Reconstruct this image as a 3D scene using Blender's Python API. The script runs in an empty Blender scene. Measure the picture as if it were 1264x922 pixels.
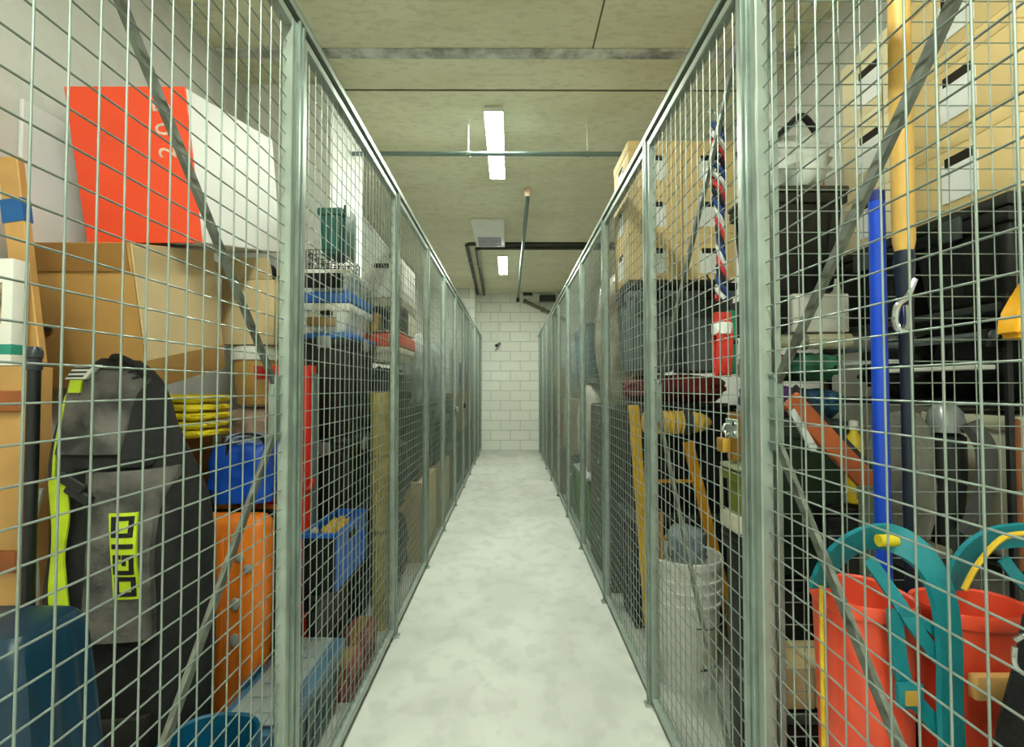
import bpy, bmesh, math, random
from mathutils import Vector, Matrix, Euler, noise
C = bpy.context.scene.collection
SC = bpy.context.scene
PI = math.pi
V = Vector
random.seed(7)
W_, H_, F_ = 1264, 922, 612.0
CAM = V((0, 0, 1.27))
CROT = Euler((math.radians(90) + math.atan(17 / F_), 0, -2 / F_), 'XYZ')
RM = CROT.to_matrix()

def at(px, py, Y):
    """a point seen at a pixel, standing at depth Y"""
    d = RM @ V(((px - 632) / F_, -(py - 461) / F_, -1))
    return CAM + d * (Y / d.y)

# ------------------------------------------------------------------ materials
def lin(c):
    r = []
    for v in c[:3]:
        v = v / 255
        r.append(v / 12.92 if v <= .04045 else ((v + .055) / 1.055) ** 2.4)
    return (*r, 1)

MATS = {}
def mat(name, col, rough=.6, metal=0., var=.12, scale=8., bump=0., bscale=None, col2=None, trans=0., alpha=1., coat=0.):
    if name in MATS: return MATS[name]
    m = bpy.data.materials.new(name); m.use_nodes = True
    nt = m.node_tree; N = nt.nodes; L = nt.links
    b = N['Principled BSDF']
    tc = N.new('ShaderNodeTexCoord')
    no = N.new('ShaderNodeTexNoise'); no.inputs['Scale'].default_value = scale; no.inputs['Detail'].default_value = 5
    L.new(tc.outputs['Object'], no.inputs['Vector'])
    rp = N.new('ShaderNodeValToRGB')
    c = lin(col); c2 = lin(col2) if col2 else tuple(x * (1 - var * 1.6) for x in c[:3]) + (1,)
    rp.color_ramp.elements[0].position = .35; rp.color_ramp.elements[1].position = .65
    rp.color_ramp.elements[0].color = c2; rp.color_ramp.elements[1].color = c
    L.new(no.outputs['Fac'], rp.inputs['Fac']); L.new(rp.outputs['Color'], b.inputs['Base Color'])
    b.inputs['Roughness'].default_value = rough; b.inputs['Metallic'].default_value = metal
    b.inputs['Transmission Weight'].default_value = trans; b.inputs['Alpha'].default_value = alpha
    b.inputs['Coat Weight'].default_value = coat
    if bump:
        n2 = N.new('ShaderNodeTexNoise'); n2.inputs['Scale'].default_value = bscale or scale * 4; n2.inputs['Detail'].default_value = 4
        L.new(tc.outputs['Object'], n2.inputs['Vector'])
        bp = N.new('ShaderNodeBump'); bp.inputs['Strength'].default_value = bump; bp.inputs['Distance'].default_value = .02
        L.new(n2.outputs['Fac'], bp.inputs['Height']); L.new(bp.outputs['Normal'], b.inputs['Normal'])
    MATS[name] = m
    return m

def emit(name, col, s):
    m = bpy.data.materials.new(name); m.use_nodes = True
    b = m.node_tree.nodes['Principled BSDF']
    b.inputs['Base Color'].default_value = lin(col)
    b.inputs['Emission Color'].default_value = lin(col); b.inputs['Emission Strength'].default_value = s
    return m

def concrete(name, c1, c2, c3, s1=1.2, s2=9, rough=.75, bump=.25, stretch=(1, 1, 1), boards=0):
    m = bpy.data.materials.new(name); m.use_nodes = True
    nt = m.node_tree; N = nt.nodes; L = nt.links; b = N['Principled BSDF']
    tc = N.new('ShaderNodeTexCoord'); mp = N.new('ShaderNodeMapping'); mp.inputs['Scale'].default_value = stretch
    L.new(tc.outputs['Object'], mp.inputs['Vector'])
    a = N.new('ShaderNodeTexNoise'); a.inputs['Scale'].default_value = s1; a.inputs['Detail'].default_value = 6; a.inputs['Distortion'].default_value = .6
    f = N.new('ShaderNodeTexNoise'); f.inputs['Scale'].default_value = s2; f.inputs['Detail'].default_value = 8
    L.new(mp.outputs['Vector'], a.inputs['Vector']); L.new(mp.outputs['Vector'], f.inputs['Vector'])
    r1 = N.new('ShaderNodeValToRGB'); e = r1.color_ramp.elements
    e[0].position = .36; e[1].position = .6; e[0].color = lin(c2); e[1].color = lin(c1)
    r2 = N.new('ShaderNodeValToRGB'); e = r2.color_ramp.elements
    e[0].position = .38; e[1].position = .5; e[0].color = (.0, .0, .0, 1); e[1].color = (1, 1, 1, 1)
    mx = N.new('ShaderNodeMixRGB'); mx.inputs['Color1'].default_value = lin(c3)
    L.new(a.outputs['Fac'], r1.inputs['Fac']); L.new(f.outputs['Fac'], r2.inputs['Fac'])
    ma = N.new('ShaderNodeMath'); ma.operation = 'MULTIPLY_ADD'; ma.inputs[1].default_value = .35; ma.inputs[2].default_value = .65
    L.new(r2.outputs['Color'], ma.inputs[0]); L.new(ma.outputs[0], mx.inputs['Fac']); L.new(r1.outputs['Color'], mx.inputs['Color2'])
    L.new(mx.outputs['Color'], b.inputs['Base Color'])
    b.inputs['Roughness'].default_value = rough
    bp = N.new('ShaderNodeBump'); bp.inputs['Strength'].default_value = bump; bp.inputs['Distance'].default_value = .02
    L.new(f.outputs['Fac'], bp.inputs['Height']); L.new(bp.outputs['Normal'], b.inputs['Normal'])
    return m

def blocks(name, c1, c2, cm):
    m = bpy.data.materials.new(name); m.use_nodes = True
    nt = m.node_tree; N = nt.nodes; L = nt.links; b = N['Principled BSDF']
    tc = N.new('ShaderNodeTexCoord'); sp = N.new('ShaderNodeSeparateXYZ'); cb = N.new('ShaderNodeCombineXYZ')
    L.new(tc.outputs['Object'], sp.inputs[0]); L.new(sp.outputs['X'], cb.inputs['X']); L.new(sp.outputs['Z'], cb.inputs['Y'])
    br = N.new('ShaderNodeTexBrick'); L.new(cb.outputs[0], br.inputs['Vector'])
    br.inputs['Scale'].default_value = 1; br.inputs['Brick Width'].default_value = .4; br.inputs['Row Height'].default_value = .2
    br.inputs['Mortar Size'].default_value = .008; br.inputs['Mortar Smooth'].default_value = .4
    br.inputs['Color1'].default_value = lin(c1); br.inputs['Color2'].default_value = lin(c2); br.inputs['Mortar'].default_value = lin(cm)
    L.new(br.outputs['Color'], b.inputs['Base Color']); b.inputs['Roughness'].default_value = .7
    bp = N.new('ShaderNodeBump'); bp.invert = True; bp.inputs['Strength'].default_value = .6; bp.inputs['Distance'].default_value = .01
    L.new(br.outputs['Fac'], bp.inputs['Height']); L.new(bp.outputs['Normal'], b.inputs['Normal'])
    return m

GALV = mat('galvanised_steel', (164, 176, 166), .42, .45, .14, 14, .05)
GALVD = mat('galvanised_channel', (146, 162, 152), .4, .5, .22, 10, .05)
WIRE = mat('galvanised_wire', (146, 158, 150), .42, .42, .1, 20)
DARKM = mat('dark_slot', (22, 24, 22), .8)
BRACE = mat('brace_steel', (126, 130, 120), .45, .5, .25, 30)
CARD = mat('cardboard', (178, 134, 72), .8, 0, .10, 5, .05)
CARDD = mat('cardboard_brown', (150, 106, 48), .8, 0, .12, 4, .05)
CARDL = mat('cardboard_pale', (206, 182, 138), .8, 0, .06, 5, .05)
BANK = mat('banker_tan', (232, 202, 142), .75, 0, .06, 4, .04)
BANKC = mat('banker_cream', (236, 220, 180), .75, 0, .05, 4, .04)
WHITEC = mat('white_carton', (226, 224, 216), .7, 0, .05, 4, .04)
PAPER = mat('white_paper', (238, 238, 236), .7, 0, .03, 6)
HOLE = mat('hand_hole_dark', (34, 22, 12), .9)
TAPE = mat('brown_tape', (176, 138, 82), .35)
BLACKP = mat('black_plastic', (20, 21, 21), .42, 0, .2, 6, .03)
BLACKF = mat('black_fabric', (17, 17, 18), .85, 0, .3, 12, .35, 60)
GREYP = mat('grey_plastic', (104, 112, 114), .45, 0, .1, 5)
DGREYP = mat('dark_grey_plastic', (66, 72, 72), .45, 0, .12, 5)
CHROME = mat('chrome', (200, 204, 208), .15, 1.)
BLUEP = mat('blue_plastic', (22, 96, 196), .38, 0, .08, 5)
LIDBLUE = mat('lid_blue', (40, 106, 190), .4, 0, .08, 5)
TEALP = mat('teal_blue_plastic', (6, 48, 70), .32, 0, .12, 4)
TEALS = mat('teal_webbing', (12, 128, 140), .5, 0, .12, 14, .1, 90)
REDC = mat('coral_red_plastic', (240, 84, 56), .35, 0, .08, 5)
REDP = mat('red_plastic', (206, 40, 24), .38, 0, .1, 5)
ORANGE = mat('orange_shell', (255, 138, 46), .3, 0, .06, 5, .05, 40)
YEL = mat('yellow_paint', (226, 176, 26), .4, 0, .1, 8)
YELB = mat('bright_yellow_cloth', (236, 214, 24), .7, 0, .14, 14, .3, 50)
LIME = mat('lime_webbing', (190, 214, 30), .6, 0, .1, 30)
PINE = mat('pine_wood', (206, 158, 92), .6, 0, .18, 5, .06)
PINED = mat('brown_wood', (150, 84, 36), .6, 0, .25, 7, .06)
WHITEP = mat('white_plastic', (226, 226, 220), .4, 0, .05, 5)
CREAMP = mat('cream_plastic', (214, 208, 184), .5, 0, .08, 5)
CLEARB = mat('clear_bag', (206, 212, 206), .3, 0, .2, 12, .4, 20)
GREYF = mat('grey_fabric', (120, 118, 108), .85, 0, .2, 10, .3, 50)
OLIVE = mat('olive_plastic', (116, 122, 32), .5, 0, .15, 6)

# ------------------------------------------------------------------ mesh helpers
def nb(): return bmesh.new()

def rb(bm, x0, x1, y0, y1, z0, z1, bev=.0, seg=2, tx=0, ty=0, M=None):
    """box, bevelled; tx, ty: inward taper of the bottom"""
    r = bmesh.ops.create_cube(bm, size=1)
    vs = r['verts']
    for v in vs:
        t = 1 if v.co.z < 0 else 0
        x = x0 + tx * t if v.co.x < 0 else x1 - tx * t
        y = y0 + ty * t if v.co.y < 0 else y1 - ty * t
        v.co = V((x, y, z0 if v.co.z < 0 else z1))
    if bev > 0:
        es = list({e for v in vs for e in v.link_edges})
        g = bmesh.ops.bevel(bm, geom=es, offset=bev, segments=seg, profile=.5, affect='EDGES')
        vs = list({v for f in g['faces'] for v in f.verts} | {v for v in vs if v.is_valid})
    if M: bmesh.ops.transform(bm, matrix=M, verts=vs)
    return vs

def bar(bm, p0, p1, w, t, up=V((0, 0, 1)), bev=0):
    p0, p1 = V(p0), V(p1); d = p1 - p0; L = d.length; d.normalize()
    s = d.cross(up)
    if s.length < 1e-4: s = d.cross(V((1, 0, 0)))
    s.normalize(); u = s.cross(d)
    M = Matrix((s, d, u)).transposed().to_4x4(); M.translation = p0
    return rb(bm, -w / 2, w / 2, 0, L, -t / 2, t / 2, bev, 1, M=M)

def tube(bm, path, r, n=8, cap=True, closed=False):
    path = [V(p) for p in path]; k = len(path)
    rs = r if isinstance(r, (list, tuple)) else [r] * k
    u = None; rings = []
    for i in range(k):
        a = path[i - 1] if (i or closed) else path[i]; b = path[(i + 1) % k] if (i < k - 1 or closed) else path[i]
        t = (b - a).normalized()
        if u is None:
            u = t.cross(V((0, 0, 1)))
            if u.length < .01: u = t.cross(V((1, 0, 0)))
        u = (u - t * u.dot(t)).normalized(); w = t.cross(u)
        rings.append([bm.verts.new(path[i] + (u * math.cos(2 * PI * j / n) + w * math.sin(2 * PI * j / n)) * rs[i]) for j in range(n)])
    for i in range(k if closed else k - 1):
        A, B = rings[i], rings[(i + 1) % k]
        for j in range(n): bm.faces.new((A[j], A[(j + 1) % n], B[(j + 1) % n], B[j]))
    if cap and not closed:
        bm.faces.new(rings[0][::-1]); bm.faces.new(rings[-1])

def band(bm, path, w, t, side):
    """flat strap; side: the broad direction, a vector or one per point"""
    path = [V(p) for p in path]; k = len(path); R = []
    for i in range(k):
        tg = (path[min(i + 1, k - 1)] - path[max(i - 1, 0)]).normalized()
        s = V(side[i]) if isinstance(side, list) else V(side)
        s = (s - tg * s.dot(tg)).normalized(); nn = tg.cross(s)
        ww = w[i] if isinstance(w, list) else w
        R.append([bm.verts.new(path[i] + s * a * ww / 2 + nn * b * t / 2) for a, b in ((-1, -1), (1, -1), (1, 1), (-1, 1))])
    for i in range(k - 1):
        for j in range(4): bm.faces.new((R[i][j], R[i][(j + 1) % 4], R[i + 1][(j + 1) % 4], R[i + 1][j]))
    bm.faces.new(R[0][::-1]); bm.faces.new(R[-1])

def smooth(pts, n=6):
    """Catmull-Rom through the points"""
    P = [V(p) for p in pts]; out = []
    for i in range(len(P) - 1):
        a, b, c, d = P[max(i - 1, 0)], P[i], P[i + 1], P[min(i + 2, len(P) - 1)]
        for j in range(n):
            t = j / n
            out.append(.5 * ((2 * b) + (c - a) * t + (2 * a - 5 * b + 4 * c - d) * t * t + (3 * b - a - 3 * c + d) * t ** 3))
    out.append(P[-1]); return out

def lathe(bm, prof, n=28, sx=1, sy=1, c=(0, 0, 0), pw=2.0):
    """profile [(r, z)...]; pw > 2 squares the plan"""
    R = []
    for r, z in prof:
        ring = []
        for j in range(n):
            a = 2 * PI * j / n; ca, sa = math.cos(a), math.sin(a)
            q = (abs(ca) ** pw + abs(sa) ** pw) ** (-1 / pw)
            ring.append(bm.verts.new((c[0] + r * q * ca * sx, c[1] + r * q * sa * sy, c[2] + z)))
        R.append(ring)
    for i in range(len(R) - 1):
        for j in range(n): bm.faces.new((R[i][j], R[i][(j + 1) % n], R[i + 1][(j + 1) % n], R[i + 1][j]))
    bm.faces.new(R[0][::-1]); bm.faces.new(R[-1])

def lump(bm, w, d, h, seed=0, amp=.12, freq=5, p=3.2, c=(0, 0, 0), n=(36, 20), fold=0.):
    """slumped soft shape resting on z = 0"""
    nu, nv = n; R = []
    for i in range(nv + 1):
        ph = -PI / 2 + PI * i / nv; ring = []
        for j in range(nu):
            th = 2 * PI * j / nu
            d3 = V((math.cos(ph) * math.cos(th), math.cos(ph) * math.sin(th), math.sin(ph)))
            q = (abs(d3.x) ** p + abs(d3.y) ** p + abs(d3.z) ** p) ** (-1 / p)
            v = d3 * q
            nz = noise.noise(V((v.x * freq * .5 + seed * 3.1, v.y * freq * .5, v.z * freq * .5)))
            n2 = noise.noise(V((v.x * freq * 1.6 + seed, v.y * freq * 1.6, v.z * freq * 1.6 + 9)))
            s = 1 - amp * .6 + amp * nz * .8 + amp * .45 * n2
            if fold: s += fold * math.sin(v.z * 11 + nz * 4)
            v = v * min(s, 1.0)
            z = max(v.z * .5 + .5, .0)
            if v.z < -.75: z = 0
            ring.append(bm.verts.new((c[0] + v.x * w / 2, c[1] + v.y * d / 2, c[2] + z * h)))
        R.append(ring)
    for i in range(nv):
        for j in range(nu): bm.faces.new((R[i][j], R[i][(j + 1) % nu], R[i + 1][(j + 1) % nu], R[i + 1][j]))

def link(name, bm, m, parent=None, ang=35):
    me = bpy.data.meshes.new(name)
    bmesh.ops.remove_doubles(bm, verts=bm.verts, dist=1e-6)
    bmesh.ops.recalc_face_normals(bm, faces=bm.faces)
    bm.to_mesh(me); bm.free()
    me.materials.append(m)
    for p in me.polygons: p.use_smooth = True
    me.set_sharp_from_angle(angle=math.radians(ang))
    o = bpy.data.objects.new(name, me); C.objects.link(o)
    if parent is not None: o.parent = parent
    return o

def thing(name, label, cat, loc=(0, 0, 0), rot=(0, 0, 0), group=None):
    o = bpy.data.objects.new(name, None); C.objects.link(o)
    o.location = loc; o.rotation_euler = rot; o.empty_display_size = .1
    o['label'] = label; o['category'] = cat
    if group: o['group'] = group
    return o

def inv(root):
    return (Matrix.Translation(root.location) @ root.rotation_euler.to_matrix().to_4x4()).inverted()

def wpart(root, name, bm, m, ang=35, top=None):
    """a part whose mesh was laid out in world space"""
    bm.transform(inv(top or root))
    return link(name, bm, m, root, ang)

def single(name, label, cat, bm, m, group=None, loc=None, local=False):
    if loc is not None and not local: bm.transform(Matrix.Translation(-V(loc)))
    o = link(name, bm, m); o['label'] = label; o['category'] = cat
    if loc is not None: o.location = loc
    if group: o['group'] = group
    return o

def struct(name, bm, m):
    o = link(name, bm, m); o['kind'] = 'structure'; return o

def text_bm(body, size, depth=.002):
    cu = bpy.data.curves.new('t', 'FONT'); cu.body = body; cu.size = size; cu.extrude = depth
    cu.align_x = 'CENTER'; cu.align_y = 'CENTER'
    to = bpy.data.objects.new('t', cu); C.objects.link(to)
    dg = bpy.context.evaluated_depsgraph_get(); dg.update()
    me = bpy.data.meshes.new_from_object(to.evaluated_get(dg))
    bm = nb(); bm.from_mesh(me)
    bpy.data.objects.remove(to); bpy.data.curves.remove(cu); bpy.data.meshes.remove(me)
    return bm

# ------------------------------------------------------------------ room
XL, XR, YB, YE, ZC = -1.67, 1.655, -3.0, 10.06, 3.18
FLOORM = concrete('floor_concrete', (198, 200, 192), (182, 184, 177), (158, 160, 155), 2.2, 9, .5, .06, (1, .8, 1))
CEILM = concrete('ceiling_concrete', (224, 221, 194), (212, 208, 178), (184, 180, 150), .9, 14, .85, .25, (1, 2.4, 1))
WALLM = concrete('painted_wall', (214, 212, 206), (204, 202, 196), (190, 188, 182), .8, 10, .8, .12)
BLOCKM = blocks('painted_block', (226, 229, 218), (219, 222, 211), (190, 193, 184))
WHITEW = concrete('white_column_paint', (232, 232, 226), (224, 224, 218), (208, 208, 200), .8, 12, .75, .1)
b = nb(); rb(b, XL - .2, XR + .2, YB - .2, YE + .2, -.2, 0); struct('floor', b, FLOORM)
b = nb(); rb(b, XL - .2, XR + .2, YB - .2, YE + .2, ZC, ZC + .2); struct('ceiling', b, CEILM)
b = nb(); rb(b, XL - .2, XL, YB, YE, 0, ZC); struct('wall_left', b, WALLM)
b = nb(); rb(b, XR, XR + .2, YB, YE, 0, ZC); struct('wall_right', b, WALLM)
b = nb(); rb(b, XL, XR, YE, YE + .2, 0, ZC); struct('wall_back', b, BLOCKM)
b = nb(); rb(b, XL, XR, YB - .2, YB, 0, ZC); struct('wall_front', b, BLOCKM)
b = nb(); rb(b, XL + .001, -1.13, 3.08, 3.75, 0, ZC - .001); struct('trim_1', b, WHITEW)          # white column
b = nb(); rb(b, XL + .001, -.69, 9.55, YE - .001, 0, ZC - .001); struct('trim_2', b, BLOCKM)       # pier at the far end
JOINT = mat('joint_mortar', (214, 216, 208), .8, 0, .42, 9, .3)
b = nb()
rb(b, XL + .01, XR - .01, 2.74, 2.82, ZC - .012, ZC, .003, 1); struct('trim_3', b, JOINT)          # rough joint strip in the ceiling
b = nb(); rb(b, XL + .01, XR - .01, 3.13, 3.142, ZC - .004, ZC); struct('trim_4', b, mat('form_line', (112, 106, 76), .9, 0, .3, 6))
b = nb(); rb(b, .46, .468, 2.0, 2.74, ZC - .003, ZC); struct('trim_5', b, MATS['form_line'])

# ------------------------------------------------------------------ ceiling fittings
TUBE = emit('lamp_diffuser', (246, 255, 238), 34)
WHITEM = mat('white_enamel', (228, 228, 222), .4, 0, .04, 5)
LAB = {3.87: 'white fluorescent batten light crossed by the grey pipe, nearest of the lit row',
       7.64: 'small looking lit batten light far down the aisle behind the dark pipes',
       .1: 'added batten light, out of view over the near end of the aisle', -1.9: 'added batten light, out of view behind the near end of the aisle'}  # last two are unseen, added to brighten the near lockers
for y in (3.87, 7.64, .1, -1.9):
    t = thing('ceiling_light', LAB[y], 'light', (-.115, y, ZC), group='batten lights along the aisle ceiling')
    b = nb(); rb(b, -.066, .066, -.54, .54, -.026, -.0005, .002)
    for s in (-1, 1): rb(b, s * .0645 - .0015, s * .0645 + .0015, -.54, .54, -.034, -.02)
    link('housing', b, WHITEM, t)
    b = nb(); rb(b, -.0625, .0625, -.54, .54, -.034, -.0265, .0015, 1); link('diffuser', b, TUBE, t)
    for s in (-1, 1):
        b = nb(); rb(b, -.066, .066, s * .547 - .0065, s * .547 + .0065, -.035, -.001, .003); link('end_cap', b, WHITEM, t)

PIPEG = mat('grey_pipe', (120, 140, 138), .4, .5, .1, 10)
zp = at(620, 190, 3.49).z
t = thing('sprinkler_pipe', 'thin grey pipe hung across the ceiling on two rods, crossing the near light', 'pipe', (0, 3.25, ZC))
# the hung pipe passes just under the light
b = nb(); tube(b, [(XL + .005, 3.49, zp), (XR - .005, 3.49, zp)], .016, 12); wpart(t, 'pipe', b, PIPEG)
for px in (578, 725):
    x = at(px, 190, 3.49).x
    b = nb(); tube(b, [(x, 3.49, zp + .016), (x, 3.49, ZC - .002)], .005, 6); wpart(t, 'hanger_rod', b, MATS['white_enamel'])
    b = nb(); tube(b, [(x - .014, 3.49, zp), (x + .014, 3.49, zp)], .021, 10); wpart(t, 'clamp', b, GALVD)
DPIPE = mat('dark_pipe', (58, 62, 50), .5, .3, .2, 8)
# two dark pipes running back along the ceiling
zq = at(576, 301, 6.5).z
for (nm, lb, xa, za, ya) in (('conduit_pipe', 'dark ceiling pipe turning back to the far wall, outer of the bent pair', -.585, zq, 6.5),
                             ('conduit_pipe', 'dark ceiling pipe running back to the far wall, inner of the bent pair', -.46, zq - .02, 6.62)):
    xe = -.66 if xa < -.5 else -.535
    b = nb(); tube(b, [V(q) for q in ((XR - .02, ya, za), (xa + .09, ya, za), (xa + .05, ya + .008, za), (xa + .02, ya + .03, za), (xa + .002, ya + .07, za), (xe, YE - .08, za))], .026, 10)
    t = single(nm, lb, 'pipe', b, DPIPE, 'dark bent ceiling pipes', (xa, ya, za))
    for k in range(3):
        yy = ya + .9 + k * 1.1; f = (yy - ya) / (YE - ya); xx = xa + (xe - xa) * f
        b = nb(); tube(b, [(xx, yy, za), (xx, yy, ZC - .003)], .005, 6)
        tube(b, [(xx, yy - .012, za), (xx, yy + .012, za)], .032, 10); b.transform(Matrix.Translation(-V((xa, ya, za)))); link('hanger', b, GALVD, t)
# sprinkler branch along the aisle with its head
t = thing('sprinkler_branch', 'grey pipe running along the ceiling with a sprinkler head on its near end', 'pipe', (.165, 4.7, 3.07))
za = at(652, 243, 4.7).z
b = nb(); tube(b, smooth([(.165, 4.7, za + .055), (.165, 4.705, za + .02), (.165, 4.75, za), (.165, 5.2, za), (.15, YE - .1, za - .02)], 4), .021, 10); wpart(t, 'pipe', b, PIPEG)
b = nb(); lathe(b, [(.026, .0), (.034, .03), (.034, .06), (.028, .075), (.016, .08), (.016, .105), (.042, .108), (.042, .114), (.005, .118)], 16, c=(.165, 4.7, za)); wpart(t, 'sprinkler_head', b, mat('brass_pale', (240, 206, 176), .4))
b = nb(); tube(b, [(.15, YE - .16, za - .02), (.15, YE - .1, za - .02), (.15, YE - .09, za - .1)], [.024, .03, .034], 12); wpart(t, 'elbow', b, DPIPE)
for yy in (5.6, 7.4, 9.0):
    b = nb(); tube(b, [(.16, yy, za), (.16, yy, ZC - .002)], .005, 6); wpart(t, 'hanger_rod', b, GALVD)
# diagonal drain pipe on the end wall
p0 = at(646, 371, YE - .07); p1 = at(700, 396, YE - .07)
b = nb(); tube(b, [p0, p0 + (p1 - p0) * .45, p1], .035, 10)
tube(b, [p0 + (p1 - p0) * .42, p0 + (p1 - p0) * .48], .05, 10); tube(b, [p0, p0 + (p1 - p0) * .06], .045, 10)
single('hanging_drain_pipe', 'brown pipe sloping down across the top of the far block wall', 'pipe', b, mat('brown_pipe', (112, 108, 84), .6), loc=p0)
# white ceiling unit with grille
t = thing('ceiling_unit', 'flat white ceiling unit with a grille, just before the dark pipes', 'vent', (-.26, 6.05, ZC))
b = nb(); rb(b, -.19, .19, -.5, .5, -.05, -.001, .012); link('casing', b, WHITEM, t)
b = nb()
for k in range(9): rb(b, -.15, .15, .05 + k * .045, .07 + k * .045, -.058, -.0505, .003, 1)
link('grille', b, mat('grille_reflection', (186, 184, 198), .5), t)  # lilac slat colour paints in a purplish reflection
# openings in the far wall top: two dark duct boxes
for (lb, a, c_) in (('larger dark duct box at the top of the far wall', (666, 364), (686, 372)), ('smaller dark duct box at the top of the far wall', (646, 359.5), (657, 364.5))):
    p = at(a[0], a[1], YE - .1); q = at(c_[0], c_[1], YE - .1)
    t = thing('duct_box', lb, 'vent', ((p.x + q.x) / 2, YE - .055, q.z), group='duct boxes on the far wall')
    b = nb(); rb(b, p.x, q.x, YE - .11, YE - .002, q.z, min(p.z, ZC - .005), .006); wpart(t, 'casing', b, mat('duct_dark', (34, 44, 38), .6))
    b = nb(); rb(b, p.x - .015, q.x + .015, YE - .115, YE - .1, q.z - .012, q.z - .002, .002); wpart(t, 'flange', b, GALVD)
# security camera on the far wall with its conduit
pc = at(615, 424, YE - .03)
t = thing('mounted_camera', 'small white camera on the far block wall under a thin white conduit', 'camera', (pc.x, YE - .02, pc.z))
b = nb(); tube(b, [(pc.x, YE - .012, pc.z + .04), (pc.x, YE - .012, at(617, 383, YE).z)], .011, 8); wpart(t, 'conduit', b, WHITEM)
b = nb(); rb(b, pc.x - .03, pc.x + .03, YE - .04, YE - .002, pc.z - .02, pc.z + .04, .008); wpart(t, 'bracket', b, WHITEM)
b = nb(); tube(b, [(pc.x + .03, YE - .05, pc.z), (pc.x - .03, YE - .17, pc.z - .05)], [.026, .026], 12); wpart(t, 'body', b, GREYP)
b = nb(); tube(b, [(pc.x - .031, YE - .172, pc.z - .051), (pc.x - .038, YE - .186, pc.z - .057)], [.027, .027], 12); wpart(t, 'lens', b, BLACKP)

# ------------------------------------------------------------------ wire mesh fence
FL, FR = -.6, .572
ZT = 2.27
ORD = ['first', 'second', 'third', 'fourth', 'fifth', 'sixth', 'seventh', 'eighth', 'ninth', 'tenth', 'eleventh']

def wires(b, x, y0, y1, z0, z1, r, sgn, n):
    k = round((y1 - y0) / .05)
    for i in range(1, k):
        y = y0 + (y1 - y0) * i / k
        tube(b, [(x + sgn * r, y, z0), (x + sgn * r, y, z1)], r, n)
    k = round((z1 - z0) / .05)
    for i in range(1, k):
        z = z0 + (z1 - z0) * i / k
        tube(b, [(x - sgn * r, y0, z), (x - sgn * r, y1, z)], r, n)

def panel(side, y0, y1, i, brace):
    x = FL if side == 'left' else FR
    s = 1 if side == 'left' else -1            # towards the aisle
    near = i < 3
    t = thing('mesh_panel', f'galvanised wire mesh locker front on the {side} side, {ORD[i]} from the camera', 'mesh panel', (x, (y0 + y1) / 2, .03), group=f'mesh locker fronts on the {side} side')
    b = nb(); f = .028
    for (a, c_) in ((y0, y0 + f), (y1 - f, y1)):
        rb(b, x - .014, x + .014, a, c_, .03, ZT, .003, 1)
    rb(b, x - .014, x + .014, y0 + f + .0005, y1 - f - .0005, ZT - f, ZT, .003, 1)
    rb(b, x - .014, x + .014, y0 + f + .0005, y1 - f - .0005, .03, .03 + f, .003, 1)
    wpart(t, 'frame', b, GALV)
    b = nb(); wires(b, x, y0 + .02, y1 - .02, .05, ZT - .02, .0017, s, 6 if near else 4); wpart(t, 'wire_mesh', b, WIRE)
    if brace:
        xo = x - s * .017
        ym = y1 - .03
        for (za, zb) in ((1.27, ZT - .05), (1.16, .07)):
            b = nb(); bar(b, (xo, ym, za), (xo, y0 + .03, zb), .010, .019, up=V((0, 0, 1)))
            bar(b, (xo - s * .004, ym, za + .004), (xo - s * .004, y0 + .03, zb + .004), .004, .008)
            wpart(t, 'brace', b, BRACE)
        b = nb(); rb(b, xo - .012, xo + .010, ym - .02, ym + .02, 1.13, 1.3, .004); wpart(t, 'brace_plate', b, GALVD)
    return t

def post(side, y, i):
    x = FL if side == 'left' else FR
    s = 1 if side == 'left' else -1
    t = thing('fence_post', f'galvanised channel post on the {side} side, {ORD[i]} from the camera', 'post', (x, y, 0), group=f'fence posts on the {side} side')
    b = nb(); w = .0185
    # lipped channel: web plus flanges and a groove on two faces
    for (a0, a1, c0, c1) in ((-.021, .021, -w, -w + .011), (-.021, .021, w - .011, w), (-.017, .017, -.0075, .0075)):
        rb(b, a0, a1, c0, c1, .008, ZT + .012, .0015, 1)
    rb(b, -.012, .012, -w - .002, w + .002, .008, ZT + .010)
    link('channel', b, GALVD, t)
    b = nb(); rb(b, -.035, .035, -.02, .02, 0, .007, .002, 1); link('base_plate', b, GALV, t)
    for k in (-1, 1):
        b = nb(); lathe(b, [(.006, .0072), (.006, .014), (.003, .016)], 6, c=(k * .027, 0, 0)); link('anchor_bolt', b, GALV, t)
    return t

LP = [1.36, 2.57, 3.53, 4.42, 5.35, 6.3, 7.25, 8.2, 9.15, 10.0]
RP = [1.155, 2.02, 2.97, 3.93, 4.88, 5.83, 6.78, 7.73, 8.68, 9.63]
HW = .022
for side, P, start in (('left', LP, .44), ('right', RP, .22)):
    prev = start
    for i, y in enumerate(P):
        panel(side, prev, y - HW, i, i < (1 if side == 'left' else 2))
        post(side, y, i); prev = y + HW
    x = FL if side == 'left' else FR
    b = nb()
    ya, yb = start, YE - .01
    rb(b, x - .021, x + .021, ya, yb, ZT + .035, ZT + .039)
    rb(b, x - .021, x - .0175, ya, yb, ZT + .015, ZT + .0385); rb(b, x + .0175, x + .021, ya, yb, ZT + .015, ZT + .0385)
    o = single('top_rail', f'long galvanised rail along the top of the {side} hand row of mesh fronts', 'rail', b, GALV, 'top rails', (x, 5, ZT + .015))
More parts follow.
